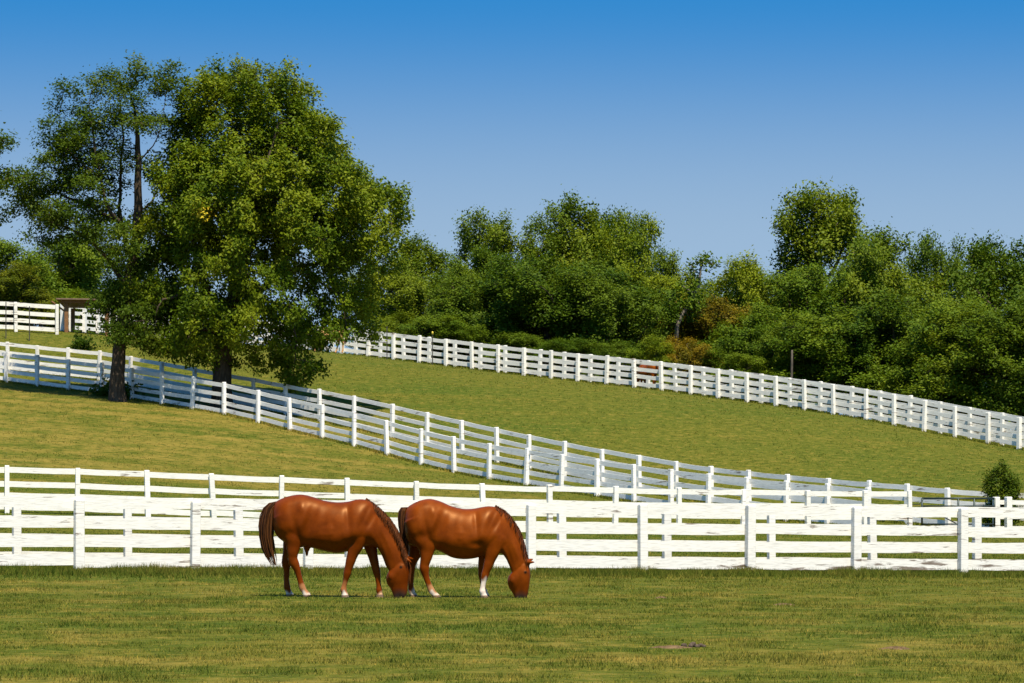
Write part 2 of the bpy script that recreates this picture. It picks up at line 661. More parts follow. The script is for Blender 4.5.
# ------------------------------------------------------------------ fences
def fence(label, dtab, posts, height, boards, mat, front, bw=.19, pw=.16, span=2, slack=.012, seed=0, lean=.012, post_top=.0, skip_last=False, ztab=None):
    """posts: pixel columns where the line carries a post; boards: heights of the board centres"""
    r = random.Random(seed)
    pts = []
    for px in posts:
        d = interp(dtab, px)
        x = X(px, d)
        pts.append(Vector((x, d, gz(x, d))))
    root = thing("board_fence", pts[0], label, "fence")
    n = len(pts)
    for i, p in enumerate(pts):
        t = (pts[min(i + 1, n - 1)] - pts[max(i - 1, 0)])
        t.z = 0
        t.normalize()
        nrm = Vector((t.y, -t.x, 0))
        if nrm.y > 0:
            nrm = -nrm
        h = height + post_top + r.uniform(-.02, .03)
        w = pw * r.uniform(.92, 1.06) / 2
        tx, ty = r.gauss(0, lean), r.gauss(0, lean)
        mb = MB()
        rings = []
        for zz, k in ((-.12, 1), (h - .03, .97), (h, .86)):
            rings.append([p - pts[0] + t * (sx * w * k + tx * zz) + nrm * (sy * w * k + ty * zz) + Vector((0, 0, zz)) for sx, sy in ((-1, -1), (1, -1), (1, 1), (-1, 1))])
        mb.loft(rings)
        obj("post", mb.mesh("post", mat, bevel=.008), root)
    off = (pw / 2 + .022) * (1 if front else -1)
    for bi, bz in enumerate(boards):
        i = 0 if bi % 2 == 0 else 1 - span
        while i < n - 1:
            a, e = max(i, 0), min(i + span, n - 1)
            if e > a:
                mb = MB()
                rings = []
                j0, j1 = r.gauss(0, slack), r.gauss(0, slack)
                m = (e - a) * 3
                for q in range(m + 1):
                    u = a + (e - a) * q / m
                    k = min(int(u), n - 2)
                    p = pts[k].lerp(pts[k + 1], u - k) - pts[0]
                    t = (pts[k + 1] - pts[k])
                    t.z = 0
                    t.normalize()
                    nrm = Vector((t.y, -t.x, 0))
                    if nrm.y > 0:
                        nrm = -nrm
                    end = (-.003 if q == 0 else .003 if q == m else 0) * -1
                    sag = -.018 * math.sin(math.pi * (u - k)) * r.random()
                    zc = bz + j0 + (j1 - j0) * q / m + sag
                    hb = bw / 2 * (1 + .02 * math.sin(q * 1.7 + bi))
                    c = p + nrm * off + t * end
                    rings.append([c + nrm * sy * .018 + Vector((0, 0, zc + sz * hb)) for sy, sz in ((-1, -1), (1, -1), (1, 1), (-1, 1))])
                mb.loft(rings)
                obj("board", mb.mesh("board", mat), root)
            i += span
    return root


B4 = (.20, .535, .87, 1.235)
postsA = [-385, -269, -153, -37, 79, 195, 308, 420, 531, 643, 750, 856, 963, 1070, 1176]
postsB = [-434, -321, -208, -95, 17, 128, 239, 349, 457, 562, 667, 771.5, 873, 977, 1080, 1182]
dB = [(p, d + 2.75) for p, d in dA]
postsC = [-346, -275, -205, -134, -63, 7, 77, 148, 214, 281, 348, 417, 484, 550, 615, 679, 743, 808, 865, 910]
posts1 = [-87, -56, -25, 6, 37, 68, 102, 132, 162, 192, 224, 258, 290, 322, 354, 387, 421, 454, 489, 526, 561, 597, 634, 671, 708, 746, 786, 827, 868]
posts2 = [-82, -52, -22, 8, 38, 68, 99, 130, 162, 194, 226, 254, 286, 320, 354, 392, 427, 462, 497, 529, 564, 602, 639, 676, 711, 749, 788, 828, 868, 907, 948, 990, 1034]
postsE = [118, 143, 168, 193, 218, 243, 268, 292, 317, 342, 368, 393.5, 419, 446, 472, 498, 524, 551, 577.6, 606.4, 634.5, 661.5, 690.5, 718, 747, 776, 804.5, 833.5, 866, 894, 924, 955, 988, 1019, 1051]
dE2 = [(p, d + 4.2) for p, d in dE]
postsE2 = [130, 155, 180, 205, 230, 256, 281, 306, 332, 356, 380, 404, 429, 455, 480, 505, 539, 564, 590, 618, 648, 676, 704, 732, 761, 790, 820, 851, 880, 909, 940, 970, 1002, 1034]

fence("nearest white four-board fence, right behind the two grazing horses, its lowest boards flaking", dA, postsA, 1.31, B4, M_WHITE, False, bw=.2, seed=1)
fence("white fence a few steps behind the nearest one, its posts seen between those boards", dB, postsB, 1.27, (.19, .52, .86, 1.235), M_WHITE, False, bw=.18, pw=.15, seed=2)
fence("thinner white fence showing just over the two nearest ones, ending at the pipe gate", dC, postsC, 1.42, (.2, .53, .88, 1.30), M_WHITE, False, bw=.17, pw=.15, seed=3, lean=.03)
fence("worn greyish fence climbing the slope past the shaded trunks, the lower of the diagonal pair", d1, posts1, 1.42, (.17, .5, .86, 1.28), M_WHITE2, False, bw=.17, pw=.15, seed=4, lean=.025)
fence("white diagonal fence uphill of the worn one, running from the big trees to the bush", d2, posts2, 1.42, (.18, .52, .9, 1.30), M_WHITE2, False, bw=.17, pw=.15, seed=5, lean=.02)
fence("white fence along the hill crest, the nearer of the two lines below the woods", dE, postsE, 1.46, (.22, .58, .94, 1.32), M_WHITE, False, bw=.19, pw=.17, seed=6, lean=.02)
fence("white fence directly in front of the woods, behind the nearer crest fence line", dE2, postsE2, 1.52, (.33, .69, 1.05, 1.42), M_WHITE, False, bw=.15, pw=.17, seed=7, lean=.03)
dF = [(-200, 173), (-120, 174), (57, 176)]
fence("short white fence run at the top of the far hill, left of the brown shelter", dF, [-148, -107, -66, -25, 16, 57], 1.56, (.25, .62, 1.0, 1.42), M_WHITE, False, bw=.21, pw=.18, seed=8)
dF2 = [(57, 181), (112, 186)]
fence("shaded white fence seen through the brown timber shelter", dF2, [62, 71, 84.5, 98, 111], 1.5, (.25, .62, 1.0, 1.38), M_WHITE2, False, bw=.2, pw=.18, seed=9)
# short run right of the gate, starting with two stout posts
fence("short white fence right of the pipe gate, starting at two stout posts", [(990, 113.2), (1100, 114.5)], [996.5, 1008.5, 1072, 1136], 1.27, (.24, .62, 1.12), M_WHITE, False, bw=.15, pw=.2, seed=10)

# ------------------------------------------------------------------ pipe gate
def pipe_gate():
    d = 112.8
    x0, x1 = X(922, d), X(994.5, d)
    z = gz((x0 + x1) / 2, d)
    root = thing("pipe_gate", (x0, d, z), "dark green pipe gate between white posts near the round bush", "gate")
    w = x1 - x0
    for zz in (.35, .62, .95, 1.2):
        mb = MB()
        mb.tube([(0, 0, zz), (w, 0, zz)], .024 if zz != 1.2 else .034, 8)
        obj("rail", mb.mesh("rail", M_STEEL, True), root)
    for xx in (0.0, w * .5, w * .72, w):
        mb = MB()
        mb.tube([(xx, .0, .28), (xx, .0, 1.21)], .032, 8)
        obj("upright", mb.mesh("upright", M_STEEL, True), root)
    mb = MB()
    mb.tube([(.02, 0, .95), (w * .48, 0, .36)], .018, 8)
    obj("brace", mb.mesh("brace", M_STEEL, True), root)
    mb = MB()
    mb.tube([(.05, -.03, 1.2), (-.1, -.03, 1.0), (-.55, -.03, .98)], .014, 6)
    obj("latch", mb.mesh("latch", M_STEEL, True), root)


pipe_gate()

# ------------------------------------------------------------------ timber shelter on the far hill
def shelter():
    d = 178.5
    x0, x1 = X(66.5, d), X(107, d)
    z = gz((x0 + x1) / 2, d)
    root = thing("timber_shelter", (x0, d, z), "small brown open timber shelter with a flat board roof among the far-left fences", "shelter")
    w = x1 - x0
    for (xx, yy, hh) in ((0, 0, 1.75), (w, 0, 1.6), (0, 2.6, 1.55), (w, 2.6, 1.45)):
        mb = MB()
        mb.box((xx - .1, yy - .1, -.2), (xx + .1, yy + .1, hh - .06))
        obj("post", mb.mesh("post", M_BROWN, bevel=.01), root)
    mb = MB()
    mb.box((-.25, -.16, 1.62), (w + .2, -.11, 1.78))
    obj("beam", mb.mesh("beam", M_BROWN, bevel=.01), root)
    mb = MB()
    mb.loft([[(-.5, -.4, 1.80), (w + .3, -.4, 1.76), (w + .3, 3.0, 1.50), (-.5, 3.0, 1.54)], [(-.5, -.4, 1.87), (w + .3, -.4, 1.83), (w + .3, 3.0, 1.57), (-.5, 3.0, 1.61)]])
    obj("roof", mb.mesh("roof", M_ROOFW), root)
    mb = MB()
    mb.tube([(-.1, -.05, 1.2), (-.75, -.3, 1.7)], .05, 6)
    obj("brace", mb.mesh("brace", M_BROWN), root)


shelter()


# slim steel posts of an electric line
def tpost(px, d, h, cap, label):
    x = X(px, d)
    root = thing("steel_post", (x, d, gz(x, d)), label, "steel post", "slim steel posts standing in front of the far fences")
    mb = MB()
    mb.loft([[(-.025, -.02, -.1), (.025, -.02, -.1), (.012, .03, -.1), (-.012, .03, -.1)], [(-.025, -.02, h), (.025, -.02, h), (.012, .03, h), (-.012, .03, h)]])
    obj("shaft", mb.mesh("shaft", M_TPOST), root)
    if cap:
        mb = MB()
        mb.tube([(0, 0, h - .02), (0, 0, h + .1), (0, 0, h + .14)], [.055, .05, .03], 8)
        obj("cap", mb.mesh("cap", M_CAPY, True), root)


tpost(6, 172.5, 1.85, False, "slim dark steel post at the left edge, before the far-left fence")
tpost(29.5, 172.3, 1.75, False, "slim dark steel post between the two posts of the far-left fence")
tpost(387, 181.4, 1.75, False, "slim grey steel post before the crest fence, beside the big tree's right edge")
tpost(432.5, 179.2, 1.62, True, "slim steel post with a yellow cap before the crest fence")
tpost(303, 185, 1.7, False, "slim steel post half hidden by the big tree's hanging leaves")

# bare pole before the woods
def pole():
    d = 188
    x = X(791, d)
    z = gz(x, d)
    me = MB()
    me.tube([(0, 0, -.2), (.02, 0, 1.2), (.05, 0, 2.6), (.06, 0, Z(350, d) - z)], [.075, .07, .065, .05], 8)
    o = obj("wooden_pole", me.mesh("wooden_pole", M_POLE, True))
    o.location = (x, d, z)
    tag(o, "bare grey wooden pole standing before the woods behind the crest fence", "pole")


pole()

# ------------------------------------------------------------------ trees
def colonize(attr, start, step, infl, kill, iters=140, par0=None, lift=.08):
    nodes = [np.array(s, float) for s in start]
    par = [i - 1 for i in range(len(start))] if par0 is None else par0
    A = np.array(attr, float)
    P = np.array(nodes)
    par = list(par)
    alive = np.ones(len(A), bool)
    near = np.full(len(A), 1e9)
    nid = np.zeros(len(A), int)
    done = 0
    for it in range(iters):
        new = P[done:]
        dd = np.sqrt(((A[:, None, :] - new[None]) ** 2).sum(-1))
        j = dd.argmin(1)
        v = dd[np.arange(len(A)), j]
        up = v < near
        near[up] = v[up]
        nid[up] = j[up] + done
        done = len(P)
        alive &= near > kill
        act = alive & (near < infl)
        if not act.any():
            if not alive.any():
                break
            # reach towards the nearest attractor left over
            k = np.where(alive)[0]
            k = k[near[k].argmin()]
            act = np.zeros(len(A), bool)
            act[k] = True
        ids = np.unique(nid[act])
        add = []
        for q in ids:
            s = A[act & (nid == q)] - P[q]
            s = (s / np.linalg.norm(s, axis=1)[:, None]).sum(0) + rng.normal(0, .12, 3)
            s /= np.linalg.norm(s) + 1e-9
            s[2] += lift
            add.append(P[q] + s * step)
            par.append(int(q))
        P = np.vstack([P, np.array(add)])
        if len(P) > 5000:
            break
    return P, np.array(par)


def skeleton_mesh(name, P, par, r_tip, r_base, mat, expo=2.4, flare=0.0, fixed=None):
    n = len(P)
    ch = [[] for _ in range(n)]
    for i in range(1, n):
        ch[par[i]].append(i)
    rad = np.zeros(n)
    cnt = np.zeros(n)
    for i in range(n - 1, -1, -1):
        if not ch[i]:
            rad[i] = r_tip ** expo
            cnt[i] = 1
        else:
            rad[i] = sum(rad[c] for c in ch[i])
            cnt[i] = sum(cnt[c] for c in ch[i])
    rad = rad ** (1 / expo)
    rad = r_tip + (rad - r_tip) * (r_base - r_tip) / (rad[0] - r_tip)
    if fixed is not None:
        k = len(fixed)
        rad[k:] = np.minimum(rad[k:], fixed.min() * 1.1)
        rad[:k] = fixed
    if flare:
        rad = rad * (1 + flare * np.exp(-np.maximum(P[:, 2], 0) / .45) * (np.hypot(P[:, 0], P[:, 1]) < 1.0))
    mb = MB()
    stack = [(0, None)]
    while stack:
        i, frm = stack.pop()
        pts = []
        rs = []
        if frm is not None:
            pts.append(P[frm])
            rs.append(rad[i])
        k = i
        while True:
            pts.append(P[k])
            rs.append(rad[k])
            if not ch[k]:
                break
            c = sorted(ch[k], key=lambda q: -rad[q])
            for o in c[1:]:
                stack.append((o, k))
            k = c[0]
        if len(pts) < 2:
            continue
        mb.tube(pts, rs, 8 if rs[0] > .12 else (5 if rs[0] > .04 else 3), cap=False)
    return mb, cnt, rad, ch


def leaf_mesh(name, centers, ctint, per, spread, size, mat, flat=.7, up=.5, outward=None, yellow=None):
    n = len(centers) * per
    c = np.repeat(centers, per, 0) + rng.normal(0, 1, (n, 3)) * np.array([spread, spread, spread * flat])
    t = np.repeat(ctint, per) + rng.normal(0, .12, n)
    nrm = rng.normal(0, 1, (n, 3))
    nrm[:, 2] = np.abs(nrm[:, 2]) + up
    if outward is not None:
        o = c - outward
        o /= np.linalg.norm(o, axis=1)[:, None] + 1e-6
        nrm += o * .7
    nrm /= np.linalg.norm(nrm, axis=1)[:, None]
    a = rng.normal(0, 1, (n, 3))
    a[:, 2] -= .4
    a -= nrm * (a * nrm).sum(1)[:, None]
    a /= np.linalg.norm(a, axis=1)[:, None]
    bb = np.cross(nrm, a)
    L = size * (.6 + .8 * rng.random(n))
    Wd = L * (.45 + .25 * rng.random(n))
    v = np.empty((n, 4, 3))
    v[:, 0] = c - a * (L * .5)[:, None]
    v[:, 1] = c + bb * (Wd * .5)[:, None] + a * (L * .05)[:, None] - nrm * (Wd * .12)[:, None]
    v[:, 2] = c + a * (L * .5)[:, None]
    v[:, 3] = c - bb * (Wd * .5)[:, None] + a * (L * .05)[:, None] - nrm * (Wd * .12)[:, None]
    f = np.arange(n * 4).reshape(n, 4)
    me = mesh_np(name, v.reshape(-1, 3), f, mat)
    t = np.clip(t, 0.02, .93)
    if yellow is not None:
        t = np.where(np.repeat(yellow, per) & (rng.random(n) < .7), 1.0, t)
    face_attr(me, "tint", t)
    return me


def big_tree(name, label, base_px, d, trunk, ells, natt, rdepth, step, leafn, leafs, spread, mat, bark, rbase, flat, up, cat="tree", infl=2.4, kill=.7, tiprad=.012, yellows=(), tip_share=3, clump=.55, lift=.12, sprigs=0, cluster=7, hang=()):
    x0 = X(base_px, d)
    z0 = gz(x0, d)
    root = thing(name, (x0, d, z0), label, cat)
    pxm = F / d
    # attractors: cluster centres in the outline seen, spread in depth as a round crown, then loose points
    area = np.array([e[2] * e[3] * (e[4] if len(e) > 4 else 1) for e in ells], float)
    area /= area.sum()
    allx = [e[0] - e[2] for e in ells] + [e[0] + e[2] for e in ells]
    pts = []
    hub = None
    xc = (min(allx) + max(allx)) / 2
    hwp = (max(allx) - min(allx)) / 2
    for k in range(natt):
        if hub is not None and k % cluster:
            pts.append(tuple(hub + rng.normal(0, 1, 3) * np.array([.42, .42, .32])))
            continue
        e = ells[rng.choice(len(ells), p=area)]
        q = rng.normal(0, 1, 2)
        q *= rng.random() ** .45 / np.linalg.norm(q)
        px, py = e[0] + q[0] * e[2], e[1] + q[1] * e[3]
        # depth of the crown at that height
        row = [(f[0] - f[2] * math.sqrt(max(0, 1 - ((py - f[1]) / f[3]) ** 2)), f[0] + f[2] * math.sqrt(max(0, 1 - ((py - f[1]) / f[3]) ** 2))) for f in ells if abs(py - f[1]) < f[3]]
        lo = min(r[0] for r in row)
        hi = max(r[1] for r in row)
        u = (px - (lo + hi) / 2) / max((hi - lo) / 2, 1)
        hd = (hi - lo) / 2 / pxm * rdepth * math.sqrt(max(.12, 1 - u * u))
        dep = hd * (1 - (rng.random() ** 1.6) * 1.0) * rng.choice((-1, 1))
        dd = d + dep
        hub = np.array((X(px, d + dep) - x0, dep, Z(py, d + dep) - z0))
        pts.append(tuple(hub))
    for px, py, dep in hang:
        for k in range(8):
            pts.append(tuple(np.array((X(px, d + dep) - x0, dep, Z(py, d + dep) - z0)) + rng.normal(0, 1, 3) * np.array([.34, .34, .28])))
    pts = np.array(pts)
    lines = trunk if isinstance(trunk[0], list) else [trunk]
    st, par0, rr = [], [], []
    for li, line in enumerate(lines):
        w = [np.array((X(t[0], d) - x0, t[2], Z(t[1], d) - z0, t[3] if len(t) > 3 else 0.0)) for t in line]
        if li == 0:
            st.append(w[0][:3]); par0.append(-1); rr.append(w[0][3]); last = 0
        else:
            last = int(np.argmin([np.linalg.norm(p - w[0][:3]) for p in st]))
        a = w[0].copy()
        a[:3] = st[last]
        for b_ in w[1:]:
            m = max(1, int(np.linalg.norm(b_[:3] - a[:3]) / step))
            for q in range(1, m + 1):
                c = a + (b_ - a) * q / m
                jit = rng.normal(0, .035, 3) * (1 if li else .6)
                st.append(c[:3] + jit); rr.append(c[3]); par0.append(last)
                last = len(st) - 1
            a = b_
    fixed = np.array(rr) if max(rr) > 0 else None
    P, par = colonize(pts, st, step, infl, kill, par0=par0, lift=lift)
    mb, cnt, rad, ch = skeleton_mesh("trunk", P, par, tiprad, rbase, bark, flare=.28, fixed=fixed)
    obj("trunk", mb.mesh("trunk", bark, True), root)
    tips = np.array([i for i in range(len(P)) if cnt[i] <= tip_share and i >= len(st)])
    cen = P[tips] + rng.normal(0, .1, (len(tips), 3))
    if sprigs:
        # upright leafy shoots on the crown's outline
        out = cen[(cen[:, 2] > np.quantile(cen[:, 2], .35))]
        pick = out[rng.choice(len(out), min(sprigs, len(out)), replace=False)]
        ext = [pick + np.stack([rng.normal(0, .05, len(pick)), rng.normal(0, .05, len(pick)), np.full(len(pick), h)], 1) + (pick - np.array([0, 0, pick[:, 2].mean()])) * h * .06 for h in (.3, .52)]
        cen = np.vstack([cen] + ext)
    # light and dark clumps: each spray has its own shade of green
    tint = clump * .8 + .5 * (vnoise(cen[:, 0] + 50, cen[:, 2] + cen[:, 1] * .7 + 50, 1.3, 21) - .5) + rng.normal(0, .08, len(cen))
    yel = None
    if yellows:
        yel = np.zeros(len(cen), bool)
        for px, py, r in yellows:
            q = np.array([X(px, d) - x0, Z(py, d) - z0])
            near = np.hypot(cen[:, 0] - q[0], cen[:, 2] - q[1]) < r
            yel |= near & (cen[:, 1] < np.median(cen[near, 1]) if near.any() else near)
    per = max(1, int(leafn / len(cen)))
    obj("crown", leaf_mesh("crown", cen, tint, per, spread, leafs, mat, flat, up, outward=np.array([0, 0, cen[:, 2].mean()]), yellow=yel), root)
    return root


# feathery tree in front of the diagonal fence
big_tree("locust_tree", "tall airy feathery-leaved tree with bare upper trunk, left of the big broad tree", 118, 151.5,
         [[(118, 404, 0, .35), (117, 385, 0, .33), (119, 350, 0, .29), (124, 310, .2, .30), (131, 270, .3, .26), (136, 235, .3, .22), (138, 200, .2, .18), (138, 160, .1, .14), (137, 128, 0, .09), (134, 108, 0, .05), (130, 92, 0, .03)],
          [(136, 235, .3, .1), (118, 222, -.6, .1), (108, 205, -1, .08), (104, 180, -1.2, .06), (98, 150, -1.3, .05), (92, 115, -1, .03)],
          [(133, 255, .3, .1), (122, 235, .8, .1), (116, 205, 1.2, .08), (117, 170, 1.4, .06), (122, 135, 1.2, .05), (118, 100, 1, .03)],
          [(127, 285, .2, .1), (112, 262, -.4, .09), (92, 240, -.8, .07), (70, 228, -1, .05), (48, 222, -1.0, .03)],
          [(116, 222, -.6, .07), (90, 206, .2, .06), (66, 196, .6, .05), (40, 188, .6, .035), (16, 179, .5, .02)],
          [(104, 185, -1.2, .05), (84, 165, -.8, .045), (66, 148, -.4, .03), (62, 130, -.2, .02)],
          [(138, 165, .1, .05), (148, 152, -.3, .04), (160, 138, -.5, .025), (166, 112, -.5, .015)],
          [(137, 215, .3, .06), (150, 200, .8, .05), (158, 182, 1.0, .03)],
          [(121, 335, .2, .06), (132, 325, -.8, .05), (145, 322, -1.2, .03)]],
         [(112, 86, 20, 14), (138, 78, 30, 9, 1.8), (160, 80, 12, 5, 1.2), (98, 106, 32, 22), (136, 104, 32, 22, 1.2), (163, 104, 12, 20, .8), (164, 128, 12, 14, .7),
          (74, 126, 24, 22), (64, 150, 24, 20), (96, 145, 36, 26), (152, 140, 20, 20, .35),
          (14, 177, 24, 9), (45, 195, 30, 22), (88, 180, 36, 24, .8), (122, 175, 20, 22, .35), (36, 222, 20, 18), (72, 220, 34, 20), (25, 205, 14, 12),
          (128, 255, 30, 26, 1.3), (136, 300, 34, 26, 1.9), (126, 335, 22, 16, 2.2), (160, 232, 14, 28, .3), (85, 245, 30, 14), (150, 335, 30, 16, .8)],
         1000, .7, .4, 70000, .13, .27, M_LEAF_LOC, M_BARK, .36, .6, .45, infl=2.6, kill=.5, clump=.55, tip_share=2, lift=.2,
         hang=((114, 328, -1.3), (127, 338, -1.5), (140, 330, -1.2), (104, 318, -.9), (152, 342, -.9), (120, 346, -1.5), (134, 318, -1.4), (110, 300, -1.0), (146, 312, -1.2)))

# the big broad tree between the diagonal fences
big_tree("broadleaf_tree", "largest tree, dense rounded yellow-green crown with low hanging branches at mid-left", 222, 152.0,
         [[(222, 410, 0, .45), (222, 385, 0, .42), (223, 352, 0, .40), (229, 318, 0, .33), (238, 280, 0, .27), (247, 230, 0, .2), (253, 180, 0, .14), (258, 130, 0, .09), (262, 90, 0, .04)],
          [(225, 335, 0, .2), (210, 300, -.6, .16), (199, 262, -1.2, .12), (192, 220, -1.4, .09), (190, 170, -1.2, .06), (200, 120, -.6, .03)],
          [(229, 325, 0, .2), (250, 300, .3, .17), (272, 278, .6, .14), (292, 250, .4, .1), (318, 215, .2, .07), (342, 180, 0, .04)],
          [(272, 278, .6, .12), (300, 268, -.4, .1), (335, 262, -1.2, .07), (370, 245, -1.6, .05), (395, 232, -1.5, .03)],
          [(300, 268, -.4, .07), (325, 285, -1.2, .06), (345, 300, -1.6, .045), (348, 330, -1.7, .02)],
          [(250, 300, .3, .08), (278, 305, -1.2, .06), (296, 322, -1.9, .045), (300, 350, -2.0, .03), (295, 372, -2.0, .015)],
          [(210, 300, -.6, .1), (188, 296, -1.6, .07), (168, 302, -2.0, .05), (160, 318, -2.1, .02)],
          [(225, 335, 0, .1), (210, 330, -1.4, .07), (196, 335, -2.2, .05), (190, 350, -2.4, .02)],
          [(240, 270, 0, .14), (252, 240, 1.6, .11), (262, 195, 2.6, .08), (270, 140, 2.4, .04)],
          [(243, 255, 0, .13), (255, 225, -1.6, .1), (270, 185, -2.6, .07), (282, 130, -2.2, .04)]],
         [(270, 90, 18, 16, 2.2), (240, 96, 22, 16), (213, 106, 20, 18), (290, 104, 14, 18), (248, 114, 48, 28), (200, 128, 18, 26), (306, 128, 9, 16, .9),
          (314, 140, 16, 20), (250, 152, 72, 38), (332, 160, 18, 24), (190, 190, 28, 36), (265, 200, 95, 40), (354, 190, 24, 28), (372, 184, 8, 12),
          (178, 235, 26, 34), (260, 245, 95, 36, .9), (350, 230, 30, 32), (384, 218, 12, 18, 1.4), (378, 255, 13, 20, .8),
          (170, 280, 24, 34), (225, 290, 40, 34), (305, 275, 50, 24, .5), (352, 275, 34, 34), (165, 315, 22, 20), (205, 330, 30, 26, .8), (300, 320, 26, 30, .6),
          (345, 318, 20, 28), (350, 335, 14, 20, .8), (300, 355, 26, 24), (290, 375, 12, 14, .7), (252, 330, 18, 24, .6), (190, 350, 30, 10, .6)],
         3300, .85, .4, 240000, .15, .2, M_LEAF_ELM, M_BARK, .42, .9, .3, infl=2.8, kill=.45, clump=.66, tip_share=2, sprigs=420,
         hang=((206, 342, -2.2), (190, 350, -2.2), (240, 340, -1.8), (222, 332, -2.4), (252, 332, -1.5), (212, 318, -2.2), (300, 362, -1.8), (292, 348, -1.9), (236, 318, -2.0), (178, 338, -2.0)),
         yellows=((378, 178, .34), (213, 219, .26)))

# tree whose branch tips just enter at the left edge
big_tree("locust_tree", "feathery tree beyond the left edge, only its branch tips in view", -75, 150,
         [(-75, 395, 0), (-74, 330, 0), (-72, 260, 0), (-75, 190, 0), (-76, 130, 0)],
         [(-70, 90, 45, 30), (-40, 130, 26, 14), (-12, 140, 10, 4), (-14, 122, 6, 6), (-90, 150, 60, 34), (-75, 200, 65, 30), (-100, 240, 45, 25), (-50, 235, 35, 20)],
         420, .8, .45, 26000, .165, .32, M_LEAF_LOC, M_BARK2, .36, .45, .8, infl=3, kill=.6)


# woodland prototypes, 10 m tall, crown about 8 m across
def proto(kind, seed):
    global rng
    rng = np.random.default_rng(seed)
    ells = []
    if kind == 'round':
        for k in range(20):
            a = rng.random() * 6.28
            zz = 2.0 + rng.random() * 6.6
            lim = 3.3 * math.sqrt(max(.05, 1 - ((zz - 5.0) / 4.6) ** 2))
            rr = (.35 + .65 * rng.random()) * lim
            ells.append((math.cos(a) * rr, math.sin(a) * rr, zz, .95 + rng.random() * .75))
    elif kind == 'tall':
        for k in range(11):
            a = rng.random() * 6.28
            rr = rng.random() ** .6 * 1.9
            zz = 4.0 + rng.random() * 5
            ells.append((math.cos(a) * rr, math.sin(a) * rr, zz, .9 + rng.random() * .6))
        ells += [(-1.7, 0, 8.8, .8), (.9, .2, 8.9, 1.1), (-2.1, .3, 7.4, .8), (2.0, .3, 8.0, .9)]
    else:   # bushy to the ground
        for k in range(20):
            a = rng.random() * 6.28
            zz = .7 + rng.random() * 7.8
            lim = 3.4 * math.sqrt(max(.05, 1 - ((zz - 4.0) / 5.4) ** 2))
            rr = (.35 + .65 * rng.random()) * lim
            ells.append((math.cos(a) * rr, math.sin(a) * rr, zz, 1.0 + rng.random() * .8))
    vol = np.array([e[3] ** 2 for e in ells])
    vol /= vol.sum()
    pts = []
    for k in range(1000 if kind != 'tall' else 600):
        if k % 3 and pts:
            pts.append(hub + rng.normal(0, .30, 3))
            continue
        e = ells[rng.choice(len(ells), p=vol)]
        q = rng.normal(0, 1, 3)
        q *= (.45 + .55 * rng.random() ** .5) / np.linalg.norm(q)
        p = np.array(e[:3]) + q * e[3]
        if .35 < p[2] < 10.0:
            hub = p
            pts.append(p)
    st = [np.array((0, 0, -.3 + .5 * k)) + np.array((rng.normal(0, .05), rng.normal(0, .05), 0)) for k in range(9 if kind != 'tall' else 14)]
    P, par = colonize(np.array(pts), st, .45, 2.4, .6)
    mb, cnt, rad, ch = skeleton_mesh("trunk", P, par, .018, .22, M_BARK)
    tm = mb.mesh("trunk", M_BARK2 if kind == 'tall' else M_BARK, True)
    tips = np.array([i for i in range(len(P)) if cnt[i] <= 2 and i >= len(st)])
    cen = P[tips]
    tint = .56 + .5 * (vnoise(cen[:, 0] + 40, cen[:, 2] + cen[:, 1] * .6 + 40, 1.5, seed + 5) - .5) + rng.normal(0, .07, len(cen))
    per = int((52000 if kind != 'tall' else 36000) / len(cen))
    cm = leaf_mesh("crown", cen, tint, per, .29, .17, M_LEAF_WOOD, .9, .35, outward=np.array([0, 0, 5.0]))
    co = np.empty(len(cm.vertices) * 3, dtype=np.float32)
    cm.vertices.foreach_get('co', co)
    return tm, cm, float(np.quantile(co[2::3], .993))


protos = [proto('round', 31), proto('round', 37), proto('round', 43), proto('bush', 51), proto('bush', 57), proto('bush', 61), proto('tall', 71)]
rng = np.random.default_rng(99)


def wood_tree(px, top, hw, d, k, rz, tint, label, group="trees of the far woods", name="woodland_tree"):
    x = X(px, d)
    z = gz(x, d)
    h = Z(top, d) - z
    root = thing(name, (x, d, z - .05), label, "tree" if name != "shrub" else "shrub", group, rz)
    s = hw / F * d / (2.35 if k < 6 else 2.9)
    tm, cm, ph = protos[k]
    root.scale = (s, s, h / ph)
    obj("trunk", tm, root)
    c = obj("crown", cm, root)
    c.color = (*tint, 1)
    return root


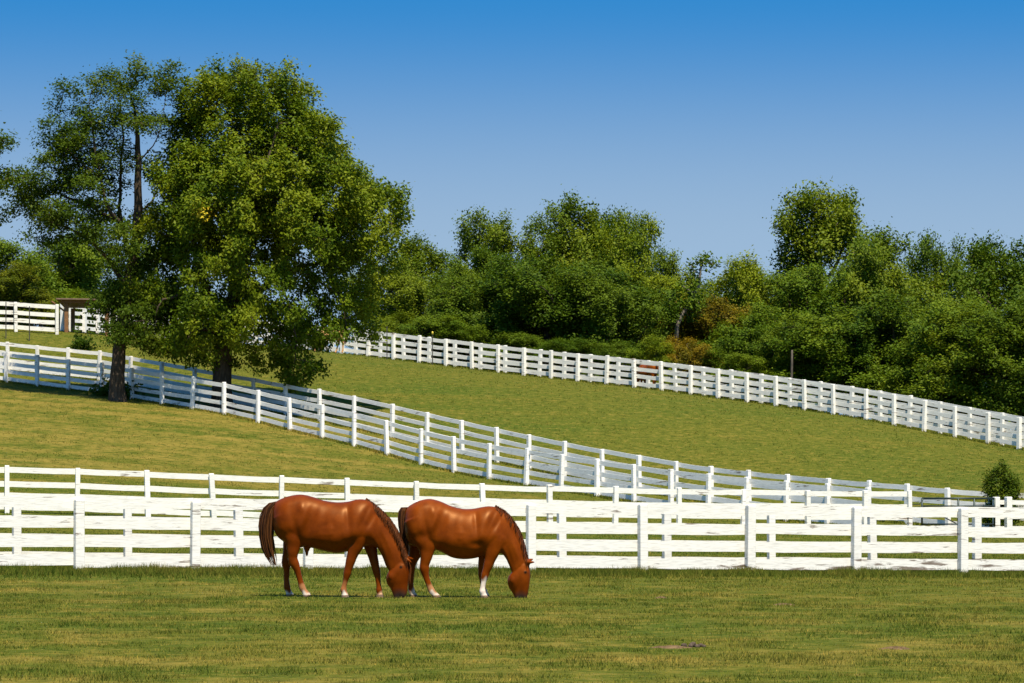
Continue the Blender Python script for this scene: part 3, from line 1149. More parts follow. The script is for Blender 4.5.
G0, GY_, GD, GB, GR, GO = (.96, 1.0, .9), (1.32, 1.2, .9), (.72, .80, .85), (.7, .88, 1.3), (1.65, .86, .8), (1.04, 1.0, .85)
trees = [
    (2, 231, 40, 203, 1, .3, G0, "green tree at the picture's left edge behind the far-left fence"),
    (10, 266, 30, 184, 3, 1.2, (1.15, .92, .75), "low brownish-green tree overhanging the fence at the left edge"),
    (60, 233, 36, 206, 1, 2.1, G0, "round green tree above the brown timber shelter"),
    (104, 246, 34, 214, 2, .9, GD, "dark tree between the timber shelter and the feathery tree"),
    (160, 282, 42, 216, 4, 3.0, G0, "tree partly hidden behind the gap between the two big trees"),
    (396, 270, 34, 214, 4, 4.4, GO, "tree just right of the big broad tree's lower edge"),
    (432, 240, 36, 220, 1, 5.0, GO, "round-topped tree, first whole one right of the big broad tree"),
    (466, 252, 26, 214, 0, 1.9, G0, "narrow tree beneath the bare twigs, left of the woods' middle peak"),
    (507, 216, 34, 226, 2, .4, GO, "tree forming the left shoulder of the woods' middle peak"),
    (546, 203, 40, 229, 0, 2.6, GO, "highest tree of the woods' middle peak"),
    (592, 219, 30, 231, 1, 3.9, G0, "tree forming the right shoulder of the woods' middle peak"),
    (630, 216, 31, 222, 2, 5.5, GY_, "bright green tree just right of the woods' middle peak"),
    (486, 268, 38, 207, 3, 2.3, GD, "dark low tree in front below the middle peak's left shoulder"),
    (548, 258, 46, 205, 5, .2, GD, "broad dark tree in front below the middle peak"),
    (604, 275, 40, 204, 4, 4.1, GD, "deep green tree in front below the middle peak's right shoulder"),
    (648, 268, 32, 209, 3, 5.2, GY_, "bright yellow-green low tree left of the bare white-barked tree"),
    (674, 257, 26, 216, 1, .8, GO, "small round tree directly behind the bare white-barked tree"),
    (712, 300, 36, 207, 5, 1.4, GR, "rust-brown low tree under the bare white-barked tree"),
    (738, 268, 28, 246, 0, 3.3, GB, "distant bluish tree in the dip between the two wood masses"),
    (770, 262, 34, 216, 4, 3.7, GY_, "light green tree left of the tall open-crowned tree"),
    (748, 308, 34, 203, 3, 1.1, G0, "low tree beside the rust-brown one, behind the crest fence"),
    (820, 191, 52, 226, 6, 3.14, GO, "tallest open-crowned tree standing above the right-hand woods"),
    (806, 272, 40, 211, 2, 2.2, G0, "tree right below the tall open-crowned tree"),
    (862, 252, 38, 214, 1, 1.3, GO, "tree at the right foot of the tall open-crowned tree"),
    (906, 238, 44, 223, 0, 5.9, GO, "round-crowned high tree right of the tall open-crowned one"),
    (955, 242, 32, 238, 2, .7, GD, "dull olive tree farther back between the right-hand treetops"),
    (1004, 245, 46, 224, 1, 4.7, GD, "dark tree filling the woods' right end at the picture edge"),
    (1060, 240, 46, 226, 2, 2.9, GD, "dark tree just beyond the right picture edge"),
    (836, 312, 44, 198, 5, 3.5, G0, "low leafy tree behind the crest fence right of the wooden pole"),
    (884, 298, 44, 197, 3, .5, GD, "broad dark low tree behind the crest fence below the round-crowned one"),
    (938, 305, 42, 194, 4, 5.7, G0, "low green tree near the crest fence's right part"),
    (992, 312, 44, 190, 5, 2.0, GO, "low leafy tree behind the crest fence's right end"),
    (1046, 305, 44, 189, 3, 4.9, GD, "low dark tree at the lower right end of the woods"),
    (704, 287, 32, 234, 2, 2.2, GO, "hazy green tree far behind the bare white-barked tree"),
    (788, 330, 26, 199, 4, 5.1, G0, "bushy low tree behind the bare wooden pole"),
]
for t in trees:
    wood_tree(*t)
shrubs = [
    (655, 338, 20, 197, 3, .3, GY_, "pale yellow-green shrub behind the crest fence near the third horse"),
    (690, 338, 22, 198, 4, 2.6, GR, "rusty shrub at the foot of the bare white-barked tree"),
    (573, 340, 26, 200, 5, 1.6, GD, "dark shrub before the woods below the middle peak"),
    (520, 330, 28, 202, 3, 4.0, GD, "dark shrub before the woods left of the middle peak's foot"),
    (430, 318, 30, 205, 4, 5.6, G0, "green shrub behind the crest fence near the yellow-capped post"),
    (468, 322, 26, 204, 5, .9, G0, "green shrub under the narrow tree with bare twigs beside it"),
    (392, 314, 26, 206, 3, 3.2, GO, "shrub at the crest fence by the big broad tree's edge"),
    (612, 342, 24, 199, 5, 3.9, GD, "dark shrub behind the crest fence left of the third horse"),
    (730, 350, 24, 197, 3, 5.0, G0, "shrub behind the crest fence below the bluish distant tree"),
    (40, 292, 22, 200, 5, 1.0, GD, "dark shrub behind the fence left of the timber shelter"),
    (90, 290, 26, 201, 4, 2.4, G0, "shrub behind the brown timber shelter"),
]
for t in shrubs:
    wood_tree(*t, group="shrubs at the foot of the woods", name="shrub")


# bare trees: white-barked half dead tree and a leafless crown of twigs
def bare_tree(px, top, d, hw, seed, bark, label, leaves, natt, rb, trunk, ells):
    global rng
    rng = np.random.default_rng(seed)
    big_tree("bare_tree", label, px, d, trunk, ells, natt, .7, .4, leaves, .22, .22, M_LEAF_WOOD, bark, rb, .8, .3, infl=3.0, kill=.6, tiprad=.028, clump=.45)


bare_tree(676, 255, 204, 25, 5, M_BARK2, "half dead white-barked tree with sparse leaves before the woods' dip", 1700, 150, .14,
          [(675, 385, 0), (676, 350, 0), (677, 325, 0), (684, 312, 0), (692, 300, 0), (698, 288, 0)],
          [(700, 270, 12, 10), (690, 264, 5, 5), (712, 262, 9, 5), (716, 281, 8, 4, .6), (690, 300, 16, 10), (672, 310, 8, 12)])
bare_tree(478, 232, 232, 15, 6, M_BARK2, "leafless twigs of a dead tree poking above the narrow tree", 60, 46, .12,
          [(478, 360, 0), (478, 300, 0), (479, 270, 0), (479, 256, 0)],
          [(478, 243, 10, 10), (469, 238, 5, 8, .6), (484, 247, 6, 8, .6)])


# round bush beside the gate
def bush():
    global rng
    rng = np.random.default_rng(15)
    d = 115.8
    x = X(1001, d)
    z = gz(x, d)
    root = thing("round_bush", (x, d, z), "dark green bush behind the stout gate posts at right", "bush")
    pts = []
    for k in range(620):
        q = rng.normal(0, 1, 3)
        q *= rng.random() ** .4 / np.linalg.norm(q)
        zz = .85 + q[2] * .85
        w = .72 * (1.05 - .16 * zz) * (1 + .18 * math.sin(zz * 5 + k % 3))
        pts.append((q[0] * w, q[1] * w, zz * (Z(459, d) - z) / 1.75))
    st = [np.array((0, 0, .1 * k)) for k in range(4)]
    P, par = colonize(np.array(pts), st, .12, .9, .16)
    mb, cnt, rad, ch = skeleton_mesh("stem", P, par, .004, .05, M_BARK)
    obj("stem", mb.mesh("stem", M_BARK, True), root)
    tips = np.array([i for i in range(len(P)) if cnt[i] <= 3 and i >= 4])
    cen = P[tips]
    tint = .48 + rng.normal(0, .16, len(cen))
    obj("foliage", leaf_mesh("foliage", cen, tint, max(1, int(15000 / len(cen))), .09, .075, M_LEAF_LOC, .9, .4, outward=np.array([0, 0, .8])), root)


bush()


# weeds round the trunk foot
def weeds():
    global rng
    rng = np.random.default_rng(18)
    spots = [(108, 154.0, "dark weed clump at the feathery tree's foot, left of its trunk"), (131, 153.6, "dark weed clump at the feathery tree's foot, right of its trunk"), (82, 171, "small leafy weed on the slope below the timber shelter")]
    for px, d, lab in spots:
        x = X(px, d)
        z = gz(x, d)
        cen = np.abs(rng.normal(0, 1, (60, 3))) * np.array([1, 1, .35])
        cen[:, :2] = rng.normal(0, .32, (60, 2))
        o = obj("weed_clump", leaf_mesh("weed_clump", cen, .2 + rng.normal(0, .1, 60), 14, .1, .14, M_LEAF_LOC, .8, .2))
        o.location = (x, d, z)
        tag(o, lab, "weeds")


weeds()

# ------------------------------------------------------------------ horses
def make_coat():
    m, nt = new_mat("chestnut_coat")
    at = N(nt, 'ShaderNodeAttribute', attribute_name='coat')
    oi = N(nt, 'ShaderNodeObjectInfo')
    tc = N(nt, 'ShaderNodeTexCoord')
    n1 = noise(nt, tc.outputs['Object'], 3.2, 3, .55)
    n2 = noise(nt, mapping(nt, tc.outputs['Object'], (30, 30, 60)), 2.0, 3, .6)
    v = ramp(nt, [(.28, (.68, .62, .6)), (.72, (1.3, 1.34, 1.4))], noise(nt, tc.outputs['Object'], 4.5, 6, .65))
    col = mix(nt, at.outputs['Color'], v.outputs[0], 1.0, 'MULTIPLY')
    col = mix(nt, col, oi.outputs['Color'], 1.0, 'MULTIPLY')
    r = maprange(nt, n1, .3, .7, .36, .5)
    n3 = noise(nt, mapping(nt, tc.outputs['Object'], (1.2, 1, .85)), 2.7, 0.6, .4, .15)
    h = math_n(nt, 'ADD', math_n(nt, 'MULTIPLY', n3, 1.0), math_n(nt, 'MULTIPLY', n2, .012))
    b_ = out_bsdf(nt, col, r, .26, bump=h, bump_d=.05, bump_s=.35)
    b_.inputs['Specular Tint'].default_value = (1, .55, .22, 1)
    b_.inputs['Sheen Weight'].default_value = .0
    b_.inputs['Sheen Roughness'].default_value = .4
    b_.inputs['Sheen Tint'].default_value = (1, .6, .35, 1)
    return m


def make_hair(name, a, b):
    m, nt = new_mat(name)
    at = N(nt, 'ShaderNodeAttribute', attribute_name='tint')
    r = ramp(nt, [(0, a), (1, b)], at.outputs['Fac'])
    b_ = out_bsdf(nt, r.outputs[0], .5, .2)
    b_.inputs['Specular Tint'].default_value = (1, .65, .4, 1)
    return m


M_COAT = make_coat()
M_TAIL = make_hair("tail_hair", (.022, .008, .004), (.13, .048, .014))
M_MANE = make_hair("mane_hair", (.022, .006, .002), (.12, .034, .008))


def ering(c, ax_u, ax_w, ru, rw, k=.0, n=56, e=2.2):
    """ring in the plane of ax_u (up) and ax_w (side); k narrows the top"""
    out = []
    for i in range(n):
        t = 2 * math.pi * i / n
        cu, sw = math.cos(t), math.sin(t)
        u = math.copysign(abs(cu) ** (2 / e), cu)
        s = math.copysign(abs(sw) ** (2 / e), sw)
        out.append(c + ax_u * (u * ru) + ax_w * (s * rw * (1 - k * cu)))
    return out


SIDE = Vector((0, 1, 0))


def dense(rows, k):
    """smooth rows in between the measured ones"""
    R = [np.array(r, float) for r in rows]
    out = []
    for i in range(len(R) - 1):
        p0, p1, p2, p3 = R[max(i - 1, 0)], R[i], R[i + 1], R[min(i + 2, len(R) - 1)]
        for q in range(k):
            f = q / k
            out.append(tuple(.5 * (2 * p1 + (p2 - p0) * f + (2 * p0 - 5 * p1 + 4 * p2 - p3) * f * f + (3 * p1 - p0 - 3 * p2 + p3) * f ** 3)))
    out.append(tuple(R[-1]))
    return out


def body_mesh(spec, name):
    cx0, gy0, sc = spec['cx0'], spec['gy'], spec['sc']

    def q(x, y, lat=0.0):
        return Vector(((x - cx0) / sc, lat, (gy0 - y) / sc))

    mb = MB()
    # trunk of the body
    rings = []
    for x, t, b_, w in dense(spec['torso'], 5):
        c = q(x, (t + b_) / 2)
        rings.append(ering(c, Vector((0, 0, 1)), SIDE, (b_ - t) / 2 / sc, w, spec.get('pear', .14)))
    mb.loft(rings)
    for key, k in (('neck', .28), ('head', -.12)):
        rings = []
        for (ax, ay, bx, by, w) in dense(spec[key], 4):
            a, b_ = q(ax, ay), q(bx, by)
            u = (a - b_)
            L = u.length
            u.normalize()
            rings.append(ering((a + b_) / 2, u, SIDE, L / 2, w, k, e=2.1))
        mb.loft(rings)
    # limbs: rows x, y, fore-and-aft radius, lateral place, lateral factor
    for leg in spec['legs']:
        rings = []
        lat0, rows = leg
        rows = dense([tuple(r) + (1, .85)[len(r) - 3:] if len(r) < 5 else r for r in rows], 3)
        P_ = [q(r[0], r[1], lat0 * (r[3] if len(r) > 3 else 1)) for r in rows]
        for i, r in enumerate(rows):
            t = (P_[min(i + 1, len(P_) - 1)] - P_[max(i - 1, 0)]).normalized()
            w = SIDE - t * SIDE.dot(t)
            w.normalize()
            u = t.cross(w)
            fl = r[4] if len(r) > 4 else .85
            rr = r[2] + (.0085 if r[2] < .07 else .004)
            rings.append(ering(P_[i], u, w, rr, rr * fl, 0, 24, 2.0))
        mb.loft(rings)
    # muscles and features
    for x, y, lat, rx, ry, rz in spec['blobs']:
        c = q(x, y, lat)
        rings = []
        for i in range(1, 9):
            a = math.pi * i / 9
            rings.append([c + Vector((math.cos(t) * math.sin(a) * rx, math.sin(t) * math.sin(a) * ry, math.cos(a) * rz)) for t in [2 * math.pi * j / 12 for j in range(12)]])
        mb.loft(rings)
    for (x, y, lat, tx, ty, tlat, r) in spec['ears']:
        a, b_ = q(x, y, lat), q(tx, ty, tlat)
        m = a.lerp(b_, .45)
        mb.tube([a, m, a.lerp(b_, .8), b_], [r * .8, r * 1.05, r * .6, r * .12], 8)
    me = mb.mesh(name + "_raw", None)
    tmp = bpy.data.objects.new(name + "_tmp", me)
    C.objects.link(tmp)
    md = tmp.modifiers.new("r", 'REMESH')
    md.mode = 'VOXEL'
    md.voxel_size = .0125
    sm = tmp.modifiers.new("s", 'SMOOTH')
    sm.factor = .5
    sm.iterations = 7
    sm2 = tmp.modifiers.new("l", 'LAPLACIANSMOOTH')
    sm2.iterations = 2
    sm2.lambda_factor = .12
    dg = bpy.context.evaluated_depsgraph_get()
    out = bpy.data.meshes.new_from_object(tmp.evaluated_get(dg))
    bpy.data.objects.remove(tmp)
    bpy.data.meshes.remove(me)
    out.name = name
    nv = len(out.vertices)
    co = np.empty(nv * 3, dtype=np.float32)
    out.vertices.foreach_get("co", co)
    co = co.reshape(-1, 3)
    # muscles: swells and hollows over the flanks, in cm
    for (mx, my, sx, sy, an, amp) in spec['muscles']:
        p = q(mx, my)
        dx, dz = co[:, 0] - p.x, co[:, 2] - p.z
        ca, sa = math.cos(an), math.sin(an)
        u, w = dx * ca + dz * sa, -dx * sa + dz * ca
        g_ = np.exp(-.5 * ((u * sc / sx) ** 2 + (w * sc / sy) ** 2)) * np.clip(np.abs(co[:, 1]) / .06, 0, 1)
        co[:, 1] += np.sign(co[:, 1]) * g_ * amp * .0135
    out.vertices.foreach_set("co", co.ravel())
    out.update()
    col = np.tile(np.array(spec['base'], dtype=np.float32), (nv, 1))

    def paint(mask, c):
        mask = np.clip(mask, 0, 1)[:, None]
        col[:] = col * (1 - mask) + np.array(c, dtype=np.float32) * mask

    z = co[:, 2]
    # legs a shade darker below, hooves, white pasterns
    wob = .02 * np.sin(co[:, 0] * 60) + .015 * np.sin(co[:, 1] * 90 + 1)
    for (x, y, r, top, c) in spec['socks']:
        p = q(x, y)
        near = (np.abs(co[:, 0] - p.x) < r) & ((co[:, 1] < 0) if y < 1e5 and c[3] < 0 else (co[:, 1] > 0) if c[3] > 0 else True)
        paint(near * np.clip((top + wob - z) / .05, 0, 1), c[:3])
    paint(((z < .055) & (z > -1)) * 1.0 * (co[:, 0] < spec['legmax']), (.14, .095, .065))
    mz = q(*spec['muzzle'])
    dm = np.sqrt((co[:, 0] - mz.x) ** 2 + (co[:, 2] - mz.z) ** 2)
    paint((.19 - dm) / .10, (.032, .022, .020))
    ey = q(*spec['eye'])
    de = np.sqrt((co[:, 0] - ey.x) ** 2 + (co[:, 2] - ey.z) ** 2)
    paint((np.abs(co[:, 1]) > .055) * np.clip((.030 - de) / .016, 0, 1), (.008, .006, .005))
    out.attributes.new("coat", 'FLOAT_COLOR', 'POINT')
    rgba = np.concatenate([col, np.ones((nv, 1), dtype=np.float32)], 1)
    out.attributes["coat"].data.foreach_set("color", rgba.ravel())
    out.polygons.foreach_set("use_smooth", np.ones(len(out.polygons), dtype=bool))
    out.materials.append(M_COAT)
    return out, q


def strands(name, paths, mat, r0=.006, seed=1):
    """paths: list of (list of points, tint)"""
    mb = MB()
    tint = []
    for pts, t in paths:
        n0 = len(mb.f)
        m = len(pts)
        mb.tube(pts, [r0 * (1.0 if i < m - 2 else .75 if i == m - 2 else .25) for i in range(m)], 4, cap=False)
        tint += [t] * (len(mb.f) - n0)
    me = bpy.data.meshes.new(name)
    me.from_pydata(mb.v, [], mb.f)
    me.update()
    face_attr(me, "tint", np.clip(tint, 0, 1))
    me.polygons.foreach_set("use_smooth", np.ones(len(me.polygons), dtype=bool))
    me.materials.append(mat)
    return me


def spline(pts, n):
    pts = [Vector(p) for p in pts]
    m = len(pts)
    out = []
    for k in range(n):
        u = k / (n - 1) * (m - 1)
        i = min(int(u), m - 2)
        f = u - i
        p0, p1, p2, p3 = pts[max(i - 1, 0)], pts[i], pts[i + 1], pts[min(i + 2, m - 1)]
        out.append(.5 * ((2 * p1) + (p2 - p0) * f + (2 * p0 - 5 * p1 + 4 * p2 - p3) * f * f + (3 * p1 - p0 - 3 * p2 + p3) * f ** 3))
    return out


WH = (.62, .52, .42)
PK = (.55, .33, .19)
H1 = dict(
    cx0=290.0, gy=375.0, sc=209.3, base=(.134, .0238, .0008), pear=.14, legmax=.8,
    torso=[(104, 86, 140, .08), (113, 66, 170, .17), (132, 55, 190, .235), (160, 46, 202, .275), (195, 42, 208, .285), (230, 49, 214, .28),
           (270, 62, 224, .29), (310, 67, 231, .305), (345, 65, 225, .295), (375, 58, 213, .265), (400, 58, 207, .235), (422, 66, 207, .2), (440, 90, 212, .155), (454, 125, 204, .09)],
    neck=[(392, 57, 425, 200, .2), (420, 70, 442, 214, .165), (447, 90, 453, 232, .13), (472, 116, 461, 250, .112), (492, 144, 466, 264, .102), (511, 178, 470, 274, .094), (526, 214, 475, 280, .088), (535, 240, 479, 288, .084)],
    head=[(538, 246, 482, 282, .075), (542, 258, 474, 296, .095), (544, 275, 469, 312, .104), (544, 296, 473, 330, .096), (542, 318, 483, 343, .076), (540, 340, 489, 357, .062), (538, 356, 493, 368, .056), (533, 370, 497, 377, .055), (524, 378, 502, 379, .03)],
    legs=[
        (-.15, [(390, 130, .14, .6, .6), (386, 170, .145, .88, .6), (376, 205, .118, 1, .62), (366, 232, .085, 1, .72), (357, 262, .063), (351, 283, .052), (348, 295, .053), (345, 308, .042), (342, 320, .033, 1, .8), (338, 336, .032, 1, .8), (336, 347, .043), (338, 356, .037), (340, 363, .042), (342, 376, .06, 1, .9)]),
        (.15, [(398, 140, .14, .6, .6), (408, 180, .125, 1, .6), (416, 212, .098, 1, .65), (424, 245, .07), (431, 275, .055), (435, 292, .052), (438, 305, .042), (440, 320, .034, 1, .8), (442, 338, .032, 1, .8), (443, 350, .043), (444, 360, .037), (445, 366, .042), (446, 378, .06, 1, .9)]),
        (-.155, [(152, 105, .22, .75, .6), (164, 145, .215, .9, .62), (175, 182, .155, 1, .66), (174, 208, .11, 1, .7), (172, 232, .082), (172, 250, .068), (178, 265, .066), (185, 280, .05), (190, 295, .04, 1, .8), (196, 318, .037, 1, .8), (203, 342, .046), (209, 352, .038), (214, 359, .045), (219, 371, .062, 1, .9)]),
        (.155, [(150, 105, .2, .75, .6), (156, 145, .2, .9, .62), (160, 182, .15, 1, .66), (153, 208, .11, 1, .7), (147, 230, .08), (142, 252, .066), (141, 266, .064), (142, 280, .048), (142, 296, .039, 1, .8), (142, 322, .036, 1, .8), (144, 343, .045), (148, 353, .037), (150, 360, .043), (154, 371, .06, 1, .9)]),
    ],
    blobs=[(396, 155, -.08, .15, .11, .2), (396, 155, .08, .15, .11, .2), (150, 120, -.12, .19, .11, .24), (150, 120, .12, .19, .11, .24),
           (410, 168, -.10, .12, .09, .15), (410, 168, .10, .12, .09, .15), (184, 186, -.12, .13, .1, .14), (184, 186, .12, .13, .1, .14), (534, 248, 0, .06, .06, .06), (512, 268, 0, .10, .075, .09),
           (300, 160, -.12, .35, .2, .26), (300, 160, .12, .35, .2, .26), (213, 212, 0, .05, .05, .08), (213, 228, 0, .026, .026, .07),
           (167, 262, -.155, .05, .045, .05), (135, 262, .155, .05, .045, .05), (520, 275, -.088, .02, .014, .02), (520, 275, .088, .02, .014, .02),
           (490, 304, -.045, .065, .055, .085), (490, 304, .045, .065, .055, .085)],
    ears=[(533, 246, -.06, 556, 262, -.085, .028), (536, 246, .05, 558, 250, .085, .028)],
    socks=[(342, 360, .14, .30, (.27, .095, .03, -1)), (342, 360, .14, .12, (*WH, -1)), (445, 360, .14, .11, (*PK, 1)), (214, 360, .12, .24, (.34, .15, .06, -1)), (214, 360, .12, .115, (*WH, -1)), (150, 360, .1, .12, (*WH, 1))],
    muzzle=(515, 380), eye=(520, 275))

TORSO = [(143, 112, 26, 42, 0, 1.8), (184, 150, 8, 36, .25, -1.6), (206, 84, 10, 15, 0, 1.8), (229, 138, 14, 40, -.25, -2.4), (212, 120, 7, 30, -.35, 1.4),
         (258, 125, 8, 36, -.15, .5), (277, 150, 6, 26, -.1, -.3), (296, 120, 9, 30, -.2, .3), (318, 150, 8, 30, -.05, .3), (300, 185, 55, 18, 0, 1.0),
         (354, 125, 8, 48, .1, -2.0), (388, 116, 16, 38, -.35, 1.7), (408, 110, 6, 34, -.4, -.9), (376, 168, 20, 18, 0, 2.0), (352, 196, 14, 8, 0, -1.2), (424, 165, 15, 18, 0, 2.0), (428, 118, 7, 34, -.5, -1.5),
         (160, 170, 24, 10, .3, -1.0), (150, 70, 26, 10, .2, .9)]
H1['muscles'] = TORSO + [(465, 165, 9, 45, .5, 1.1), (458, 222, 5, 32, .35, -1.0), (480, 205, 6, 40, .35, .7), (486, 305, 11, 17, 0, .7), (502, 322, 4, 22, -.3, -.9), (520, 335, 5, 25, -.1, .6), (517, 372, 6, 5, 0, -.9), (526, 262, 8, 5, 0, -.6), (176, 222, 9, 14, 0, .5)]
s2 = 357.0
H2 = dict(
    muscles=[(106 + (a - 104) * 1.594, 67 + (b - 42) * 1.61, c * 1.6, d * 1.6, e, f) for a, b, c, d, e, f in TORSO] + [(690, 290, 15, 75, .4, 1.1), (683, 380, 9, 50, .3, -1.0), (715, 330, 10, 65, .3, .7), (702, 520, 18, 28, 0, .7), (732, 545, 7, 36, -.25, -.9), (762, 560, 8, 40, -.1, .6), (752, 618, 10, 8, 0, -.9), (780, 448, 13, 8, 0, -.6)],
    cx0=400.0, gy=615.0, sc=s2, base=(.156, .0292, .0009), pear=.14, legmax=.75,
    torso=[(106, 140, 250, .08), (120, 114, 300, .17), (150, 93, 325, .235), (195, 74, 338, .275), (245, 67, 344, .285), (300, 80, 356, .28),
           (360, 106, 388, .295), (420, 121, 399, .305), (480, 121, 396, .3), (530, 112, 384, .275), (575, 107, 374, .24), (615, 119, 370, .205), (645, 150, 366, .155), (664, 205, 350, .09)],
    neck=[(590, 107, 635, 362, .2), (630, 124, 655, 384, .165), (665, 154, 668, 405, .132), (698, 190, 676, 424, .112), (726, 236, 683, 440, .102), (749, 295, 689, 456, .094), (767, 355, 693, 468, .088), (777, 398, 695, 478, .084)],
    head=[(782, 412, 694, 474, .075), (792, 436, 678, 492, .095), (797, 468, 671, 522, .104), (797, 505, 678, 552, .096), (793, 540, 694, 578, .076), (788, 570, 706, 598, .062), (784, 592, 712, 614, .056), (776, 615, 720, 626, .055), (764, 628, 730, 630, .03)],
    legs=[
        (-.15, [(604, 240, .14, .6, .6), (600, 300, .145, .88, .6), (592, 350, .118, 1, .62), (580, 395, .085, 1, .72), (566, 440, .063), (556, 468, .053), (551, 486, .053), (546, 506, .042), (543, 525, .033, 1, .8), (538, 556, .032, 1, .8), (537, 574, .043), (541, 588, .037), (544, 597, .042), (550, 616, .06, 1, .9)]),
        (.15, [(575, 240, .14, .6, .6), (560, 310, .125, 1, .6), (546, 360, .1, 1, .65), (536, 405, .075), (530, 445, .06), (528, 468, .053), (528, 486, .053), (529, 506, .042), (531, 530, .034, 1, .8), (535, 558, .032, 1, .8), (539, 574, .043), (544, 588, .037), (547, 597, .042), (552, 612, .06, 1, .9)]),
        (-.155, [(180, 170, .22, .75, .6), (205, 245, .215, .9, .62), (228, 315, .155, 1, .66), (230, 355, .115, 1, .7), (226, 395, .085), (218, 430, .07), (218, 455, .066), (223, 480, .05), (230, 505, .04, 1, .8), (243, 540, .037, 1, .8), (258, 573, .046), (270, 588, .038), (279, 598, .045), (288, 616, .062, 1, .9)]),
        (.155, [(165, 170, .2, .75, .6), (168, 245, .2, .9, .62), (172, 315, .15, 1, .66), (160, 360, .11, 1, .7), (148, 395, .082), (136, 430, .067), (133, 455, .064), (134, 480, .048), (135, 505, .039, 1, .8), (134, 545, .036, 1, .8), (137, 574, .045), (143, 590, .037), (148, 600, .043), (155, 616, .06, 1, .9)]),
    ],
    blobs=[(606, 275, -.08, .15, .11, .2), (606, 275, .08, .15, .11, .2), (185, 198, -.12, .19, .11, .24), (185, 198, .12, .19, .11, .24),
           (630, 295, -.10, .12, .09, .15), (630, 295, .10, .12, .09, .15), (240, 318, -.12, .13, .1, .14), (240, 318, .12, .13, .1, .14), (776, 418, 0, .065, .06, .065), (745, 440, 0, .12, .075, .10),
           (420, 270, -.12, .35, .2, .26), (420, 270, .12, .35, .2, .26), (208, 452, -.155, .05, .045, .05), (124, 450, .155, .05, .045, .05),
           (772, 470, -.088, .02, .014, .02), (772, 470, .088, .02, .014, .02), (704, 512, -.045, .065, .055, .085), (704, 512, .045, .065, .055, .085)],
    ears=[(778, 416, -.05, 826, 414, -.08, .028), (774, 410, .05, 816, 398, .09, .028)],
    socks=[(546, 590, .13, .33, (*WH, -1)), (546, 590, .13, .14, (*WH, 1)), (270, 590, .15, .24, (.36, .17, .07, -1)), (279, 590, .14, .13, (*WH, -1)), (148, 590, .12, .15, (*WH, 1))],
    muzzle=(748, 632), eye=(772, 470))


def make_horse(spec, name, label, loc, rz, tailpath, tailw, mane_pts, forelock, seed):
    r = random.Random(seed)
    root = thing("horse", loc, label, "horse", None, rz)
    root.scale = (.965, .965, .965)
    me, q = body_mesh(spec, name)
    body = obj("body", me, root)
    # tail: a bundle of long hairs
    ctr = [q(x, y, 0) for x, y in tailpath]
    paths = []
    for k in range(280):
        a = r.random() * 6.28
        rr = r.random() ** .5
        stop = r.uniform(.62, 1.0) if r.random() < .7 else r.uniform(.4, .8)
        pts = []
        m = len(ctr)
        oa, ob = math.cos(a) * rr, math.sin(a) * rr
        wv = r.uniform(-.55, .55)
        for i, c in enumerate(spline(ctr, 9)):
            u = i / 8
            w = np.interp(u, [0, .12, .45, .8, 1], tailw)
            pts.append(c + Vector((oa * w + wv * w * .5 * math.sin(u * 5 + a), ob * w * .8, r.uniform(-.004, .004))))
        cut = max(4, int(round(len(pts) * stop)))
        paths.append((pts[:cut], r.random() ** 1.5 * .8 + (.2 if oa > .4 else 0)))
    obj("tail", strands("tail", paths, M_TAIL, .0065), root)
    # mane along the crest
    paths = []
    cr = spline([q(x, y, 0) for x, y in mane_pts], 60)
    for k in range(620):
        i = r.randrange(1, 58)
        t = (cr[i + 1] - cr[i - 1]).normalized()
        n = Vector((-t.z, 0, t.x))
        if n.z < 0 and abs(t.x) > .3 or n.x < 0 and abs(t.x) <= .3:
            n = -n
        sgn = -1 if r.random() < spec.get('mane_near', .35) else 1
        L = r.uniform(.07, .24) * (1 if sgn > 0 else spec.get('mane_len', .6))
        p = cr[i] - n * .02 + Vector((0, sgn * .015, 0))
        lift = r.uniform(.01, .03)
        p1 = cr[i] + n * lift + Vector((0, sgn * .035, 0))
        lean = t * r.uniform(-.35, .5)
        p2 = p1 + Vector((0, sgn * .05, -L * .5)) + lean * L * .5 - n * .01
        p3 = p2 + Vector((0, sgn * .012, -L * .5)) + lean * L * .5
        paths.append(([p, p1, p2, p3], r.random()))
    for k in range(36 if forelock else 0):
        (x0, y0), (x1, y1_) = forelock
        j = r.uniform(-.03, .03)
        a_ = q(x0, y0, r.uniform(-.04, .04))
        b_ = q(x1 + r.uniform(-5, 4), y1_ - r.uniform(0, 25), r.uniform(-.07, .03))
        mid = a_.lerp(b_, .5) + Vector((.03, j, 0))
        paths.append(([a_, mid, b_], .6 + .4 * r.random()))
    obj("mane", strands("mane", paths, M_MANE, .0042), root)
    return root


def foot(px, py):
    """point on the pasture seen at that pixel"""
    lo, hi = 20.0, 90.0
    for _ in range(40):
        m = (lo + hi) / 2
        x = X(px, m)
        if Z(py, m) > gz(x, m):
            lo = m
        else:
            hi = m
    return lo


